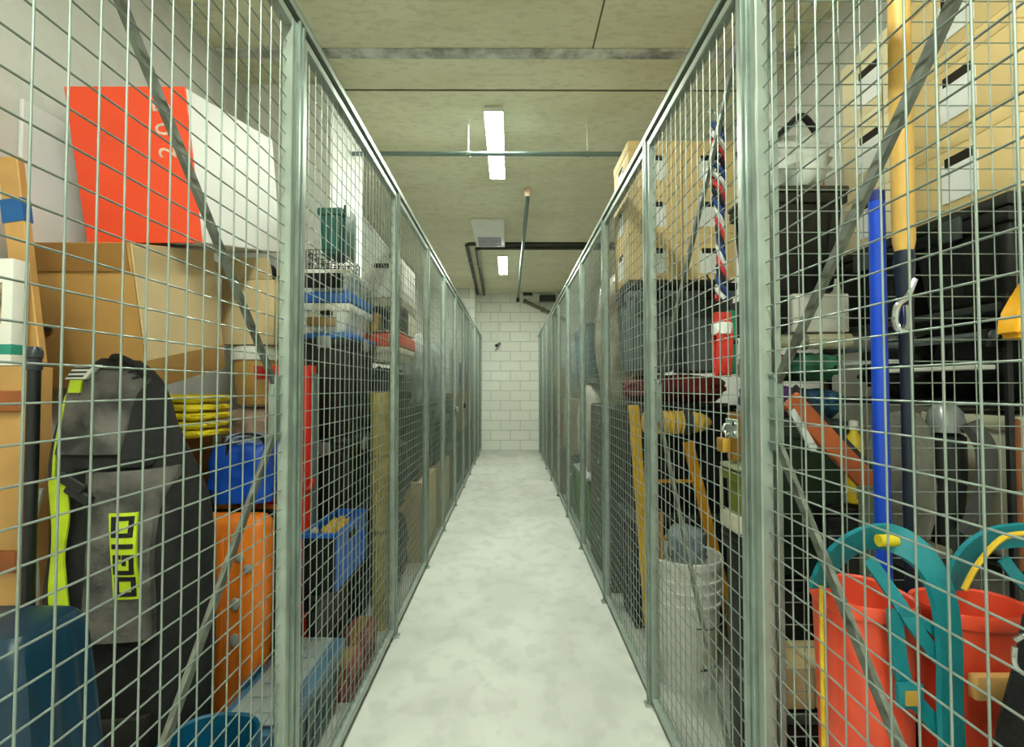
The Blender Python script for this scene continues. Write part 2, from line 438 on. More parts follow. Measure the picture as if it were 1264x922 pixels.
# cross divider between the two near right lockers
t = thing('divider_panel', 'square wire mesh divider between the two nearest right side lockers', 'mesh panel', (1.1, 1.14, .0))
b = nb(); 
for (a, c_) in ((FR + .035, FR + .05), (XR - .03, XR - .008)): rb(b, a, c_, 1.133, 1.147, 0, ZT + .25, .002, 1)
rb(b, FR + .0505, XR - .0305, 1.133, 1.147, ZT + .23, ZT + .25); rb(b, FR + .0505, XR - .0305, 1.133, 1.147, .02, .04)
wpart(t, 'frame', b, GALV)
b = nb(); x0, x1 = FR + .045, XR - .025; k = round((x1 - x0) / .05)
for i in range(1, k): xx = x0 + (x1 - x0) * i / k; tube(b, [(xx, 1.1385, .03), (xx, 1.1385, ZT + .24)], .0014, 6)
for i in range(1, 49): tube(b, [(x0, 1.1415, .03 + i * .05), (x1, 1.1415, .03 + i * .05)], .0014, 6)
wpart(t, 'wire_mesh', b, WIRE)

# hasp and brass padlock on the near right post
p = at(926, 532, 1.155)
t = thing('hasp', 'steel hasp bolted to the near right fence post', 'hasp', (.54, 1.19, p.z))
b = nb(); rb(b, .535, .5375, 1.17, 1.235, p.z - .02, p.z + .025, .001, 1); wpart(t, 'plate', b, GALV)
b = nb(); tube(b, [(.5345, 1.215, p.z + .012), (.525, 1.215, p.z + .012), (.52, 1.215, p.z), (.525, 1.215, p.z - .012), (.5345, 1.215, p.z - .012)], .003, 6); wpart(t, 'staple', b, GALV)
for k in (0, 1):
    b = nb(); tube(b, [(.5345, 1.182, p.z - .008 + k * .022), (.530, 1.182, p.z - .008 + k * .022)], .006, 6); wpart(t, 'bolt', b, CHROME)
t = thing('hanging_padlock', 'brass padlock hanging from the hasp on the near right post', 'padlock', (.522, 1.215, p.z - .05))
b = nb(); rb(b, .512, .532, 1.198, 1.236, p.z - .056, p.z - .022, .003); wpart(t, 'body', b, mat('brass', (196, 152, 62), .35, .6, .1, 20))
b = nb(); tube(b, smooth([(.522, 1.205, p.z - .021), (.522, 1.205, p.z - .008), (.522, 1.211, p.z - .0035), (.522, 1.222, p.z - .0035), (.522, 1.229, p.z - .008), (.522, 1.229, p.z - .021)], 4), .0025, 8); wpart(t, 'shackle', b, CHROME)
for (px, py, lb) in ((571, 502, 'black padlock on the latch of a far left mesh front'), (558, 502, 'small silver padlock on the latch of a far left mesh front')):
    yy = 6.22 if px == 571 else 5.28
    t = thing('hanging_padlock', lb, 'padlock', (FL + .03, yy, 1.05)); mm = BLACKP if px == 571 else CHROME
    b = nb(); rb(b, -.012, .012, -.03, .03, -.04, .015, .004); link('body', b, mm, t)
    b = nb(); tube(b, smooth([(0, -.018, .016), (0, -.018, .04), (0, 0, .055), (0, .018, .04), (0, .018, .016)], 3), .005, 6); link('shackle', b, CHROME, t)

# ------------------------------------------------------------------ builders for stored goods
def carton(name, label, cat, x0, x1, y0, y1, z0, z1, m=CARD, group=None, rot=(0, 0, 0), tape=True, hole=None, tag=None, lid=None, flaps=False, lidm=None):
    """corrugated box; hole: '-x' or '-y' faces with hand holes; tag: paper label on the same faces; lid: depth of a lift-off lid"""
    w, d, h = x1 - x0, y1 - y0, z1 - z0
    t = thing(name, label, cat, ((x0 + x1) / 2, (y0 + y1) / 2, z0), rot, group)
    top = h - (.004 if lid else 0)
    b = nb(); rb(b, -w / 2 + .003, w / 2 - .003, -d / 2 + .003, d / 2 - .003, 0, top, .004, 2); link('body', b, m, t)
    if lid:
        b = nb(); rb(b, -w / 2, w / 2, -d / 2, d / 2, h - lid, h, .004, 2); link('lid', b, lidm or m, t)
    elif flaps:
        for s in (-1, 1):
            b = nb(); bar(b, (s * (w / 2 - .003), 0, h + .001), (s * (w / 2 + .07), 0, h + .10), d - .02, .004, up=V((0, 0, 1))); link('flap', b, m, t)
            b = nb(); bar(b, (0, s * (d / 2 - .003), h + .001), (0, s * (d / 2 + .03), h + .09), w - .02, .004, up=V((0, 0, 1))); link('flap', b, m, t)
    elif tape:
        b = nb(); rb(b, -.024, .024, -d / 2 + .001, d / 2 - .001, h - .001, h + .0012)
        rb(b, -.024, .024, -d / 2 + .0005, -d / 2 + .0032, h - .07, h + .0012); link('tape', b, TAPE, t)
    for f in (hole or '').split():
        L = .09
        b = nb()
        zz = (h - (lid or 0)) * .80
        if f == '-y': rb(b, -L / 2, L / 2, -d / 2 - .0006, -d / 2 + .004, zz - .014, zz + .014, .0)
        else: rb(b, -w / 2 - .0006, -w / 2 + .004, -L / 2, L / 2, zz - .014, zz + .014, .0)
        link('hand_hole', b, HOLE, t)
        if tag:
            b = nb(); zb, zt = h * .14, h * .62
            if f == '-y': rb(b, -.055, .055, -d / 2 - .0004, -d / 2 + .004, zb, zt)
            else: rb(b, -w / 2 - .0004, -w / 2 + .004, -.055, .055, zb, zt)
            link('paper_label', b, PAPER, t)
    return t

def tote(name, label, cat, x0, x1, y0, y1, z0, z1, m, lidm=None, group=None, ribs=True, latch=None, lidh=.03, rot=(0, 0, 0), taper=.025):
    w, d, h = x1 - x0, y1 - y0, z1 - z0
    t = thing(name, label, cat, ((x0 + x1) / 2, (y0 + y1) / 2, z0), rot, group)
    bh = h - lidh if lidm else h
    b = nb(); rb(b, -w / 2 + .012, w / 2 - .012, -d / 2 + .012, d / 2 - .012, 0, bh - .002, .016, 3, taper, taper)
    if ribs:
        n = max(2, int(w / .09))
        for k in range(n):
            xx = -w / 2 + .05 + (w - .1) * k / (n - 1)
            for s in (-1, 1):
                bar(b, (xx * (1 - 2 * taper / w), s * (d / 2 - taper - .009), .03), (xx, s * (d / 2 - .014), bh - .045), .018, .010, up=V((0, s, 0)))
        n = max(2, int(d / .09))
        for k in range(n):
            yy = -d / 2 + .05 + (d - .1) * k / (n - 1)
            for s in (-1, 1):
                bar(b, (s * (w / 2 - taper - .009), yy * (1 - 2 * taper / d), .03), (s * (w / 2 - .014), yy, bh - .045), .018, .010, up=V((s, 0, 0)))
    rb(b, -w / 2 + .004, w / 2 - .004, -d / 2 + .004, d / 2 - .004, bh - .04, bh - .001, .008, 2)
    link('body', b, m, t)
    if lidm:
        b = nb(); rb(b, -w / 2, w / 2, -d / 2, d / 2, bh, h - .008, .008, 2)
        rb(b, -w / 2 + .03, w / 2 - .03, -d / 2 + .03, d / 2 - .03, h - .012, h, .006, 2); link('lid', b, lidm, t)
    if latch:
        for (fx, fy) in ((0, -1), (-1 if x0 > 0 else 1, 0)):
            b = nb()
            if fy: rb(b, -.035, .035, -d / 2 - .008, -d / 2 + .004, bh - .05, bh + .012, .004)
            else: rb(b, fx * w / 2 - .006, fx * w / 2 + .006, -.035, .035, bh - .05, bh + .012, .004)
            link('latch', b, latch, t)
    return t

def sack(name, label, cat, x0, x1, y0, y1, z0, z1, m, seed=1, amp=.14, freq=5, group=None, fold=0., p=3.2, knot=False, n=(36, 20)):
    w, d, h = x1 - x0, y1 - y0, z1 - z0
    t = thing(name, label, cat, ((x0 + x1) / 2, (y0 + y1) / 2, z0), (0, 0, 0), group)
    b = nb(); lump(b, w, d, h * (.86 if knot else 1), seed, amp, freq, p, n=n, fold=fold); link('body', b, m, t, 60)
    if knot:
        b = nb(); lathe(b, [(.03, h * .7), (.022, h * .85), (.015, h * .88), (.03, h * .95), (.04, h * .995), (.01, h)], 12); link('knot', b, m, t, 60)
    return t

# ================================================================== LEFT LOCKERS
def patch(bm, surf, x0, x1, z0, z1, off, nx=8, nz=10, thick=.005, skew=0., wave=0.):
    """a panel laid on a front surface surf(x, z) -> y"""
    F, B = [], []
    for j in range(nz + 1):
        z = z0 + (z1 - z0) * j / nz
        f, k = [], []
        for i in range(nx + 1):
            x = x0 + (x1 - x0) * i / nx + skew * (z - z0) + wave * math.sin((z - z0) * 9)
            y = surf(x, z)
            f.append(bm.verts.new((x, y - off - thick, z))); k.append(bm.verts.new((x, y - off, z)))
        F.append(f); B.append(k)
    for j in range(nz):
        for i in range(nx):
            bm.faces.new((F[j][i], F[j][i + 1], F[j + 1][i + 1], F[j + 1][i])); bm.faces.new((B[j][i + 1], B[j][i], B[j + 1][i], B[j + 1][i + 1]))
    for j in range(nz):
        bm.faces.new((F[j][0], F[j + 1][0], B[j + 1][0], B[j][0])); bm.faces.new((F[j + 1][nx], F[j][nx], B[j][nx], B[j + 1][nx]))
    for i in range(nx):
        bm.faces.new((F[0][i + 1], F[0][i], B[0][i], B[0][i + 1])); bm.faces.new((F[nz][i], F[nz][i + 1], B[nz][i + 1], B[nz][i]))

# --- golf travel bag -------------------------------------------------
SEC = [(0.0, -1.25, -.94), (.04, -1.28, -.91), (.3, -1.292, -.90), (.62, -1.292, -.897), (.80, -1.292, -.90), (.93, -1.29, -.92), (1.03, -1.29, -.965),
       (1.10, -1.288, -1.0), (1.16, -1.286, -1.025), (1.24, -1.275, -1.04), (1.29, -1.25, -1.06), (1.325, -1.22, -1.09), (1.345, -1.185, -1.12), (1.352, -1.16, -1.14)]
YC, YD = 1.475, .135
def sec(z):
    for (a, b_) in zip(SEC, SEC[1:]):
        if a[0] <= z <= b_[0]:
            f = (z - a[0]) / (b_[0] - a[0]); return a[1] + (b_[1] - a[1]) * f, a[2] + (b_[2] - a[2]) * f
    return SEC[-1][1:]
def bagd(z):
    return YD * (1 - .5 * max(0, (z - 1.02) / .33) ** 1.5)
def bagfront(x, z):
    a, c_ = sec(z); u = max(-.999, min(.999, (x - (a + c_) / 2) / ((c_ - a) / 2)))
    bulge = .022 * noise.noise(V((x * 6, z * 5, 2.2)))
    return YC - bagd(z) * (1 - abs(u) ** 3.2) ** (1 / 3.2) + bulge
t = thing('travel_bag', 'tall black and grey camouflage golf travel bag with lime green straps', 'bag', (-1.1, YC, 0))
b = nb(); R = []; n = 48
for j in range(46):
    z = 1.352 * j / 45; a, c_ = sec(z); cx, hw, dd = (a + c_) / 2, (c_ - a) / 2, bagd(z); ring = []
    for i in range(n):
        th = 2 * PI * i / n; ca, sa = math.cos(th), math.sin(th); q = (abs(ca) ** 3.2 + abs(sa) ** 3.2) ** (-1 / 3.2)
        x = cx + hw * ca * q; y = YC + dd * sa * q + .022 * noise.noise(V((x * 6, z * 5, 2.2))) * (1 if sa < 0 else .2)
        ring.append(b.verts.new((x, y, z)))
    R.append(ring)
for j in range(45):
    for i in range(n): b.faces.new((R[j][i], R[j][(i + 1) % n], R[j + 1][(i + 1) % n], R[j + 1][i]))
b.faces.new(R[0][::-1]); b.faces.new(R[-1]); wpart(t, 'body', b, mat('bag_black', (26, 26, 26), .8, 0, .3, 9, .3, 40), 60)
CAMO = mat('camo_fabric', (104, 100, 96), .85, 0, .3, 11, .3, 60, col2=(46, 45, 44))
b = nb(); patch(b, bagfront, -1.22, -1.055, 1.09, 1.318, .002, 12, 14, .012); wpart(t, 'hood', b, CAMO, 60)
b = nb(); patch(b, bagfront, -1.115, -.955, .60, 1.045, .004, 12, 16, .02); pk = wpart(t, 'front_pocket', b, CAMO, 60)
b = nb(); patch(b, bagfront, -1.16, -.96, .12, .40, .004, 12, 12, .02); wpart(t, 'lower_pocket', b, mat('camo_dark', (48, 45, 40), .85, 0, .35, 8, .3, 50), 60)
b = nb(); patch(b, bagfront, -1.16, -.99, 1.055, 1.078, .006, 12, 2, .012); wpart(t, 'zipper_flap', b, BLACKF)
# lime piping, strap, striped tab
b = nb(); tube(b, smooth([V((x, bagfront(x, z) - .006, z)) for x, z in ((-1.195, 1.30), (-1.228, 1.24), (-1.232, 1.15), (-1.225, 1.08), (-1.222, 1.0))], 4), .0045, 6); wpart(t, 'piping', b, LIME)
b = nb(); patch(b, bagfront, -1.205, -1.168, 1.255, 1.29, .016, 4, 3, .006); wpart(t, 'lime_tab', b, LIME)
b = nb(); pts = [(-1.195, 1.03), (-1.185, .93), (-1.19, .82), (-1.17, .72), (-1.165, .62), (-1.175, .52), (-1.16, .38)]
sp = smooth([V((x, bagfront(x, z) - .018 - .008 * (k % 2), z)) for k, (x, z) in enumerate(pts)], 5)
band(b, sp, .042, .006, [V((1, .25 * math.sin(k * .5), 0)) for k in range(len(sp))]); wpart(t, 'shoulder_strap', b, LIME)
b = nb(); patch(b, bagfront, -1.225, -1.155, 1.292, 1.332, .016, 6, 4, .012, skew=.6); tb = wpart(t, 'striped_tab', b, mat('tab_white', (214, 212, 202), .7))
for k in range(3):
    b = nb(); patch(b, bagfront, -1.222 + k * .006, -1.162 + k * .006, 1.298 + k * .011, 1.3025 + k * .011, .0285, 6, 1, .001, skew=.6); wpart(tb, 'stripe', b, BLACKF, top=t)
# logo patch, four lime-framed square letters reading upwards
b = nb(); patch(b, bagfront, -1.037, -.972, .715, .940, .027, 6, 14, .006, skew=-.05); lg = wpart(t, 'logo_patch', b, LIME)
def glyph(ch, z0, z1):
    x0, x1 = -1.032 - .05 * (z0 - .715), -.979 - .05 * (z0 - .715); th = .011; zz = .0085
    bars = {'o': [(0, 1, 0, zz), (0, 1, 1 - zz, 1)], }
    bm = nb()
    def q(a, c_, d, e): patch(bm, bagfront, a, c_, d, e, .0331, 4, 3, .002)
    if ch == 'i':
        q(x0, x1, z0 + .012, z1 - .012)
    else:
        q(x0, x0 + th, z0, z1); q(x1 - th, x1, z0, z1) if ch == 'o' else q(x1 - th, x1, z0, z1)
        q(x0 + th, x1 - th, z0, z0 + th)
        if ch == 'o': q(x0 + th, x1 - th, z1 - th, z1)
        else:
            q(x0 + th, x0 + th + .010, z1 - th, z1); q(x1 - th - .016, x1 - th, z1 - th, z1); q(x0 + .024, x0 + .034, z0 + .024, z1)
    return bm
for ch, z0, z1 in (('o', .723, .775), ('g', .781, .833), ('i', .837, .873), ('o', .878, .932)):
    wpart(lg, 'letter', glyph(ch, z0, z1), BLACKF, top=t)
for (x, z, a) in ((-1.145, 1.02, .5), (-1.13, .99, .5)):
    b = nb(); bar(b, (x - .03, bagfront(x, z) - .032, z + .02), (x + .035, bagfront(x, z) - .032, z - .02), .03, .012, up=V((0, 1, 0)), bev=.004); wpart(t, 'buckle', b, BLACKP)
b = nb(); tube(b, smooth([(-1.255, 1.34, 1.0), (-1.262, 1.325, .9), (-1.245, 1.318, .78), (-1.235, 1.31, .7), (-1.24, 1.31, .55)], 5), .008, 8)
wpart(t, 'grey_cord', b, mat('grey_cord', (176, 178, 172), .6))
b = nb(); tube(b, smooth([(-1.15, 1.43, 1.335), (-1.13, 1.415, 1.357), (-1.10, 1.415, 1.35), (-1.07, 1.42, 1.33), (-1.06, 1.44, 1.30)], 5), .009, 8); wpart(t, 'carry_handle', b, BLACKF)

# --- planks, pole, carton against the left edge ----------------------
PL = [at(13, 195, 1.495), at(41, 440, 1.495)]
d = (PL[1] - PL[0]) / (PL[0].z - PL[1].z)
t = thing('wooden_plank', 'long pine plank leaning upright, bound with blue tape near its top', 'plank', (PL[1].x, 1.495, 1.331))
pb = PL[0] + d * (PL[0].z - 1.338)
b = nb(); bar(b, pb, PL[0], .062, .026, up=V((0, 1, 0)), bev=.003); wpart(t, 'board', b, PINE)
b = nb(); a0 = PL[0] + d * .13; a1 = PL[0] + d * .2; bar(b, a1, a0, .066, .030, up=V((0, 1, 0))); wpart(t, 'blue_tape', b, mat('blue_tape', (18, 92, 158), .5))
t = thing('pine_crate', 'tall upright pine board case at the left edge beside the black pole', 'crate', (-1.518, 1.45, 0))
for k in range(3):
    b = nb(); rb(b, -.135 + k * .09 + .001, -.047 + k * .09, -.03, -.012, 0, 1.33, .003, 1); link('board', b, PINE, t)
for s in (-.13, .11):
    b = nb(); rb(b, s, s + .02, -.0115, .06, 0, 1.33, .002, 1); link('side_board', b, PINE, t)
for z in (.1, .75, 1.2):
    b = nb(); rb(b, -.134, .134, -.045, -.0302, z, z + .06, .003, 1); link('batten', b, PINED, t)
p = at(18, 420, 1.43)
t = thing('white_carton', 'white carton with a teal stripe at the left edge on the pine case', 'box', (p.x - .11, 1.445, 1.331))
b = nb(); rb(b, -.11, .11, -.025, .025, 0, .31, .004); link('body', b, WHITEC, t)
b = nb(); rb(b, -.1105, .1105, -.0255, .0255, .03, .065, .004); link('teal_stripe', b, mat('teal_print', (40, 140, 120), .6), t)
b = nb(); rb(b, -.02, .08, -.0258, -.024, .12, .24); link('picture_label', b, mat('label_tan', (190, 170, 130), .6, 0, .5, 30), t)
p = at(43, 428, 1.27)
t = thing('telescopic_pole', 'thin black pole with a ringed cap standing beside the black golf bag', 'pole', (p.x, 1.27, 0))
b = nb(); tube(b, [(0, 0, 0), (0, 0, p.z - .06)], .0145, 12); link('tube', b, BLACKP, t)
b = nb(); lathe(b, [(.017, p.z - .0595), (.017, p.z - .045), (.015, p.z - .043), (.015, p.z - .03), (.018, p.z - .028), (.018, p.z - .012), (.012, p.z)], 14); link('cap', b, mat('cap_black', (46, 50, 56), .35), t)

# --- teal tote turned upside down, teal tub --------------------------
t = thing('upturned_tote', 'dark teal plastic tote standing upside down in the lower left corner', 'tote', (-1.03, 1.0, 0))
b = nb(); R = []
for (z, w2, d2) in ((0, .195, .115), (.03, .195, .115), (.031, .188, .108), (.5, .176, .1), (.72, .150, .092), (.785, .138, .088), (.805, .122, .074), (.81, .10, .05)):
    ring = []
    for i in range(64):
        a = 2 * PI * i / 64; ca, sa = math.cos(a), math.sin(a); q = (abs(ca) ** 6 + abs(sa) ** 6) ** (-1 / 6)
        k = 1 + (.022 * (1 if math.sin(a * 14) > 0 else -1) if .02 < z < .78 else 0)
        ring.append(b.verts.new((w2 * ca * q * k, d2 * sa * q * k, z)))
    R.append(ring)
for j in range(len(R) - 1):
    for i in range(64): b.faces.new((R[j][i], R[j][(i + 1) % 64], R[j + 1][(i + 1) % 64], R[j + 1][i]))
b.faces.new(R[0][::-1]); b.faces.new(R[-1]); link('body', b, TEALP, t)
b = nb(); lathe(b, [(1, .0), (1.02, .005), (1.02, .028), (1, .033)], 48, .198, .117, pw=6); link('rim', b, TEALP, t)
t = thing('plastic_tub', 'teal blue plastic tub with a rolled rim at the bottom left, nearest the mesh', 'tub', (-.752, 1.25, 0))
b = nb(); lathe(b, [(.100, 0), (.105, .01), (.120, .36), (.126, .365), (.128, .385), (.124, .395), (.117, .39), (.112, .32), (.1, .05), (.02, .04)], 40, .9, .92, pw=2.6); link('body', b, mat('tub_blue', (12, 88, 122), .35, 0, .1, 5), t)
b = nb(); patch(b, lambda x, z: -.1185 * .92 * (1 - min(.999, abs(x / .113)) ** 2.6) ** (1 / 2.6) , -.07, .0, .32, .345, .0015, 6, 2, .001); link('paper_label', b, PAPER, t)
b = nb(); tube(b, smooth([(-.104, -.03, .35), (-.118, -.05, .32), (-.112, -.07, .29), (-.1, -.05, .32)], 4), .005, 6); link('handle_clip', b, CHROME, t)

# --- leaning board, cardboard stack and red box ----------------------
t = single('foam_board', 'tall pale lilac board standing flat against the left wall behind the red sign box', 'board',
           (lambda q: (rb(q, XL + .003, XL + .018, 1.66, 2.02, 0, 2.25, .003, 1), q)[1])(nb()), mat('pale_board', (226, 222, 224), .7, 0, .03, 4), loc=(XL + .01, 1.84, 0))
carton('cardboard_box', 'plain brown box at the floor behind the golf bag, bottom of the left stack', 'box', -1.645, -1.30, 1.73, 2.19, 0, .6, CARDD, 'brown cardboard boxes')
carton('cardboard_box', 'plain brown box behind the golf bag under the yellow cloth', 'box', -1.645, -1.30, 1.73, 2.19, .604, 1.08, CARDD, 'brown cardboard boxes')
carton('cardboard_box', 'low brown box behind the orange suitcase, under the crumpled pale bag', 'box', -1.62, -1.065, 2.215, 2.54, 0, .96, CARDD, 'brown cardboard boxes')
# yellow folded cloth
t = thing('yellow_cloth', 'bright yellow folded cloth squashed under the tilted cardboard box', 'cloth', (-1.27, 1.90, 1.082))
for k in range(5):
    b = nb(); z0 = .002 + k * .032; ins = .008 * ((k * 7) % 3)
    lump(b, .34 - ins * 2, .24, .031, k + 3, .10, 7, 5, c=(ins, 0, z0), n=(40, 10)); link('fold', b, YELB, t, 60)
TILT = math.radians(12)
t = carton('cardboard_box', 'big tilted cardboard box with its lit side painted pale, above the golf bag', 'box', -.20, .20, 0, .46, 0, .49, CARD, tape=False)
t.location = (-1.44, 1.705, 1.262); t.rotation_euler = (TILT, 0, 0)
for o in t.children: o.location.y = .23
b = nb(); rb(b, .2, .2055, .003, .457, .0, .488, .001, 1); o = link('lit_side', b, CARDL, t);  # pale sheet over the right side, its lit tone put into the colour
b = nb(); bar(b, (-.19, .0, .487), (.19, .0, .487), .003, .09, up=V((0, 0, 1))); o = link('top_flap', b, CARDD, t); o.location = (0, -.001, -.045)
b = nb(); rb(b, -.16, -.095, -.012, .004, .2, .216, .006); link('hand_hole', b, HOLE, t)
b = nb(); rb(b, .2057, .2064, .0, .452, .0, .10); link('tape', b, TAPE, t)
# red and white box
tr = thing('sign_box', 'large tilted box with a bright red front and white side, painted number on the front', 'box', (-1.315, 1.775, 1.79), (TILT, 0, 0))
b = nb(); rb(b, -.205, .205, 0.004, .63, 0, .515, .003, 1); link('body', b, mat('sign_white', (240, 236, 232), .5, 0, .03, 4), tr)
b = nb(); rb(b, -.206, .2065, -.004, .0035, -.001, .516, .002, 1); fr = link('red_front', b, mat('sign_red', (244, 78, 38), .45, 0, .05, 4), tr)
for ch, dz in (('2', .305), ('0', .38), ('5', .45)):
    b = text_bm(ch, .085, .001); b.transform(Matrix.Translation((.125 - .01 * (dz - .305) * 10 * .2, -.0052, dz)) @ Matrix.Rotation(PI / 2, 4, 'Y').inverted() @ Matrix.Rotation(PI / 2, 4, 'X'))
    link('digit', b, mat('painted_digit', (238, 210, 190), .6, 0, .3, 40), fr)

# --- behind the suitcase: pale bag, tub, cardboard box ----------------
sack('crumpled_bag', 'crumpled pale pinkish paper bag under the white rimmed tub', 'bag', -1.35, -1.075, 2.22, 2.52, .963, 1.185, mat('pale_paper_bag', (196, 170, 150), .8, 0, .2, 12, .4, 30), 5, .2, 7)
t = thing('rimmed_tub', 'tan tub with a broad white rim under the open cardboard box', 'tub', (-1.20, 2.37, 1.187))
b = nb(); lathe(b, [(.085, 0), (.09, .005), (.112, .20), (.112, .205)], 30); link('body', b, mat('tan_tub', (204, 160, 86), .5), t)
b = nb(); lathe(b, [(.113, .2055), (.122, .21), (.122, .262), (.118, .272), (.05, .273)], 30); link('lid', b, WHITEP, t)
b = nb(); patch(b, lambda x, z: -(.09 + .022 * z / .2) * (1 - min(.99, abs(x / .11)) ** 2) ** .5, .03, .085, .12, .18, .001, 5, 3, .001); link('red_label', b, REDP, t)
carton('cardboard_box', 'open topped cardboard box with raised flaps on the tan tub', 'box', -1.315, -1.07, 2.24, 2.40, 1.463, 1.76, CARDL, 'brown cardboard boxes', flaps=True)
sack('dark_bag', 'small dark bundle lying in the open cardboard box under the red sign', 'bag', -1.27, -1.1, 2.27, 2.37, 1.762, 1.86, BLACKF, 8, .2, 6)

# --- orange suitcase and blue bag ------------------------------------
X0, X1, Y0, Y1, ZS = -1.285, -.915, 1.86, 2.10, .79
t = thing('suitcase', 'orange hard shell suitcase standing upright next to the golf bag', 'suitcase', ((X0 + X1) / 2, (Y0 + Y1) / 2, 0))
w2, d2 = (X1 - X0) / 2, (Y1 - Y0) / 2
b = nb(); rb(b, -w2, w2, -d2, -.012, .025, ZS, .045, 4); link('front_shell', b, ORANGE, t)
b = nb(); rb(b, -w2, w2, .012, d2, .025, ZS, .045, 4); link('rear_shell', b, ORANGE, t)
b = nb(); rb(b, -w2 + .006, w2 - .006, -.0118, .0118, .031, ZS - .006, .03, 3); link('zip_band', b, BLACKF, t)
for k in range(4):
    b = nb(); x = -w2 + .05 + k * .075; rb(b, x, x + .02, -d2 - .004, -d2 + .004, .09, ZS - .07, .003); link('shell_rib', b, ORANGE, t)
for (x, z) in ((.10, .64), (.13, .60), (.085, .47), (.085, .34)):
    b = nb(); lathe(b, [(.016, 0), (.016, .006), (.01, .009)], 14, 1, 1.5 if z < .6 else 1); b.transform(Matrix.Translation((x, -d2 - .003, z)) @ Matrix.Rotation(PI / 2, 4, 'X')); link('bumper', b, mat('bumper_grey', (176, 182, 176), .5), t)
for (x, y) in ((-.13, -.08), (.13, -.08), (-.13, .08), (.13, .08)):
    b = nb(); tube(b, [(x - .012, y, .0165), (x + .012, y, .0165)], .016, 12); link('wheel', b, BLACKP, t)
b = nb(); tube(b, smooth([(-.08, 0, ZS - .004), (-.07, 0, ZS + .02), (0, 0, ZS + .025), (.07, 0, ZS + .02), (.08, 0, ZS - .004)], 4), .008, 8); link('carry_handle', b, BLACKP, t)
t = thing('shopping_bag', 'blue shopping bag with a black handle slumped on top of the orange suitcase', 'bag', (-1.05, 1.99, .825))
b = nb(); lump(b, .25, .19, .235, 4, .14, 4, 7, n=(40, 24)); link('body', b, mat('bag_blue', (14, 82, 196), .45, 0, .25, 6, .3, 14), t, 60)
b = nb(); band(b, smooth([(-.03, -.09, .19), (-.02, -.085, .25), (.03, -.07, .265), (.08, -.05, .25), (.095, -.04, .2)], 5), .02, .004, V((0, 1, .2))); link('handle', b, BLACKF, t)
b = nb(); lump(b, .18, .15, .06, 9, .22, 8, 3, c=(0.0, .01, .205)); link('lining', b, mat('bag_lilac', (150, 160, 200), .6, 0, .2, 12), t, 60)

# --- red sled behind the post ----------------------------------------
t = thing('plastic_sled', 'red plastic sled standing on end behind the near left fence post', 'sled', (-.955, 2.17, 0))
b = nb(); R = []
for j in range(25):
    z = 1.365 * j / 24; cur = .05 * max(0, (.95 - z)) ** 2 * 0 + (.03 if z < .9 else 0) * 0
    ring = [b.verts.new((x, y, z)) for x, y in ((-.095, .03), (-.095, -.022), (-.088, -.03), (.088, -.03), (.095, -.022), (.095, .03), (.087, .03), (.087, -.022), (-.087, -.022), (-.087, .03))]
    R.append(ring)
for j in range(24):
    for i in range(10): b.faces.new((R[j][i], R[j][(i + 1) % 10], R[j + 1][(i + 1) % 10], R[j + 1][i]))
b.faces.new(R[0][::-1]); b.faces.new(R[-1]); link('shell', b, mat('sled_red', (222, 44, 22), .4, 0, .12, 4), t)
b = nb(); rb(b, .0955, .108, -.026, .035, .5, 1.33, .004); link('grey_runner', b, GREYP, t)
b = nb(); tube(b, smooth([(.06, -.034, .93), (.075, -.05, .88), (.09, -.055, .84), (.105, -.045, .85), (.11, -.036, .88)], 4), .013, 8); link('pull_grip', b, REDP, t)

# --- blue lidded tote, crate, black tote -----------------------------
CHB = mat('chest_blue', (74, 118, 150), .4, 0, .1, 5); CHG = mat('chest_grey', (158, 170, 172), .45, 0, .12, 5)
t = tote('storage_tote', 'long low blue tote with a grey lid lying on the floor along the left mesh', 'tote', -.868, -.645, 1.42, 1.975, 0, .30, mat('chest_body', (78, 100, 104), .45, 0, .12, 5), CHB, lidh=.05)
b = nb(); rb(b, -.075, .075, -.25, .25, .2995, .305, .004); link('lid_panel', b, CHG, t)
for k in range(6):
    b = nb(); rb(b, -.06, .06, -.2 + k * .075, -.17 + k * .075, .3052, .309, .0015, 1); link('lid_rib', b, CHG, t)
b = nb(); rb(b, -.118, -.1, -.06, .06, .22, .31, .005); link('clasp', b, mat('clasp_blue', (40, 84, 116), .4), t)
tote('black_tote', 'black tote on the floor under the blue crate', 'tote', -.835, -.765, 2.0, 2.41, 0, .45, BLACKP, BLACKP, lidh=.04, ribs=False, taper=.004)
t = thing('blue_crate', 'bright blue open crate with yellow things inside, on a black tote', 'crate', (-.762, 2.2, .452))
wx, wy, wh = .068, .2, .235
for (nm, a) in (('side_wall', (wx - .006, wx, -wy, wy)), ('side_wall', (-wx, -wx + .006, -wy, wy)), ('end_wall', (-wx + .0062, wx - .0062, wy - .006, wy))):
    b = nb(); rb(b, *a, 0, wh - .02, .002, 1); link(nm, b, BLUEP, t)
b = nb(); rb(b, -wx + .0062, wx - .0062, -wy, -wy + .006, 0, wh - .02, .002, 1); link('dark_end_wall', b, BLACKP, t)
b = nb(); rb(b, -wx + .0062, wx - .0062, -wy + .0062, wy - .0062, 0, .008); link('floor_panel', b, BLUEP, t)
b = nb()
for a in ((-wx - .008, -wx + .008, -wy - .008, wy + .008), (wx - .008, wx + .008, -wy - .008, wy + .008), (-wx, wx, -wy - .008, -wy + .008), (-wx, wx, wy - .008, wy + .008)): rb(b, *a, wh - .0195, wh, .003, 1)
link('rim', b, BLUEP, t)
b = nb(); rb(b, wx + .0002, wx + .004, -.05, .04, wh - .07, wh - .045, .003); link('hand_hole', b, HOLE, t)
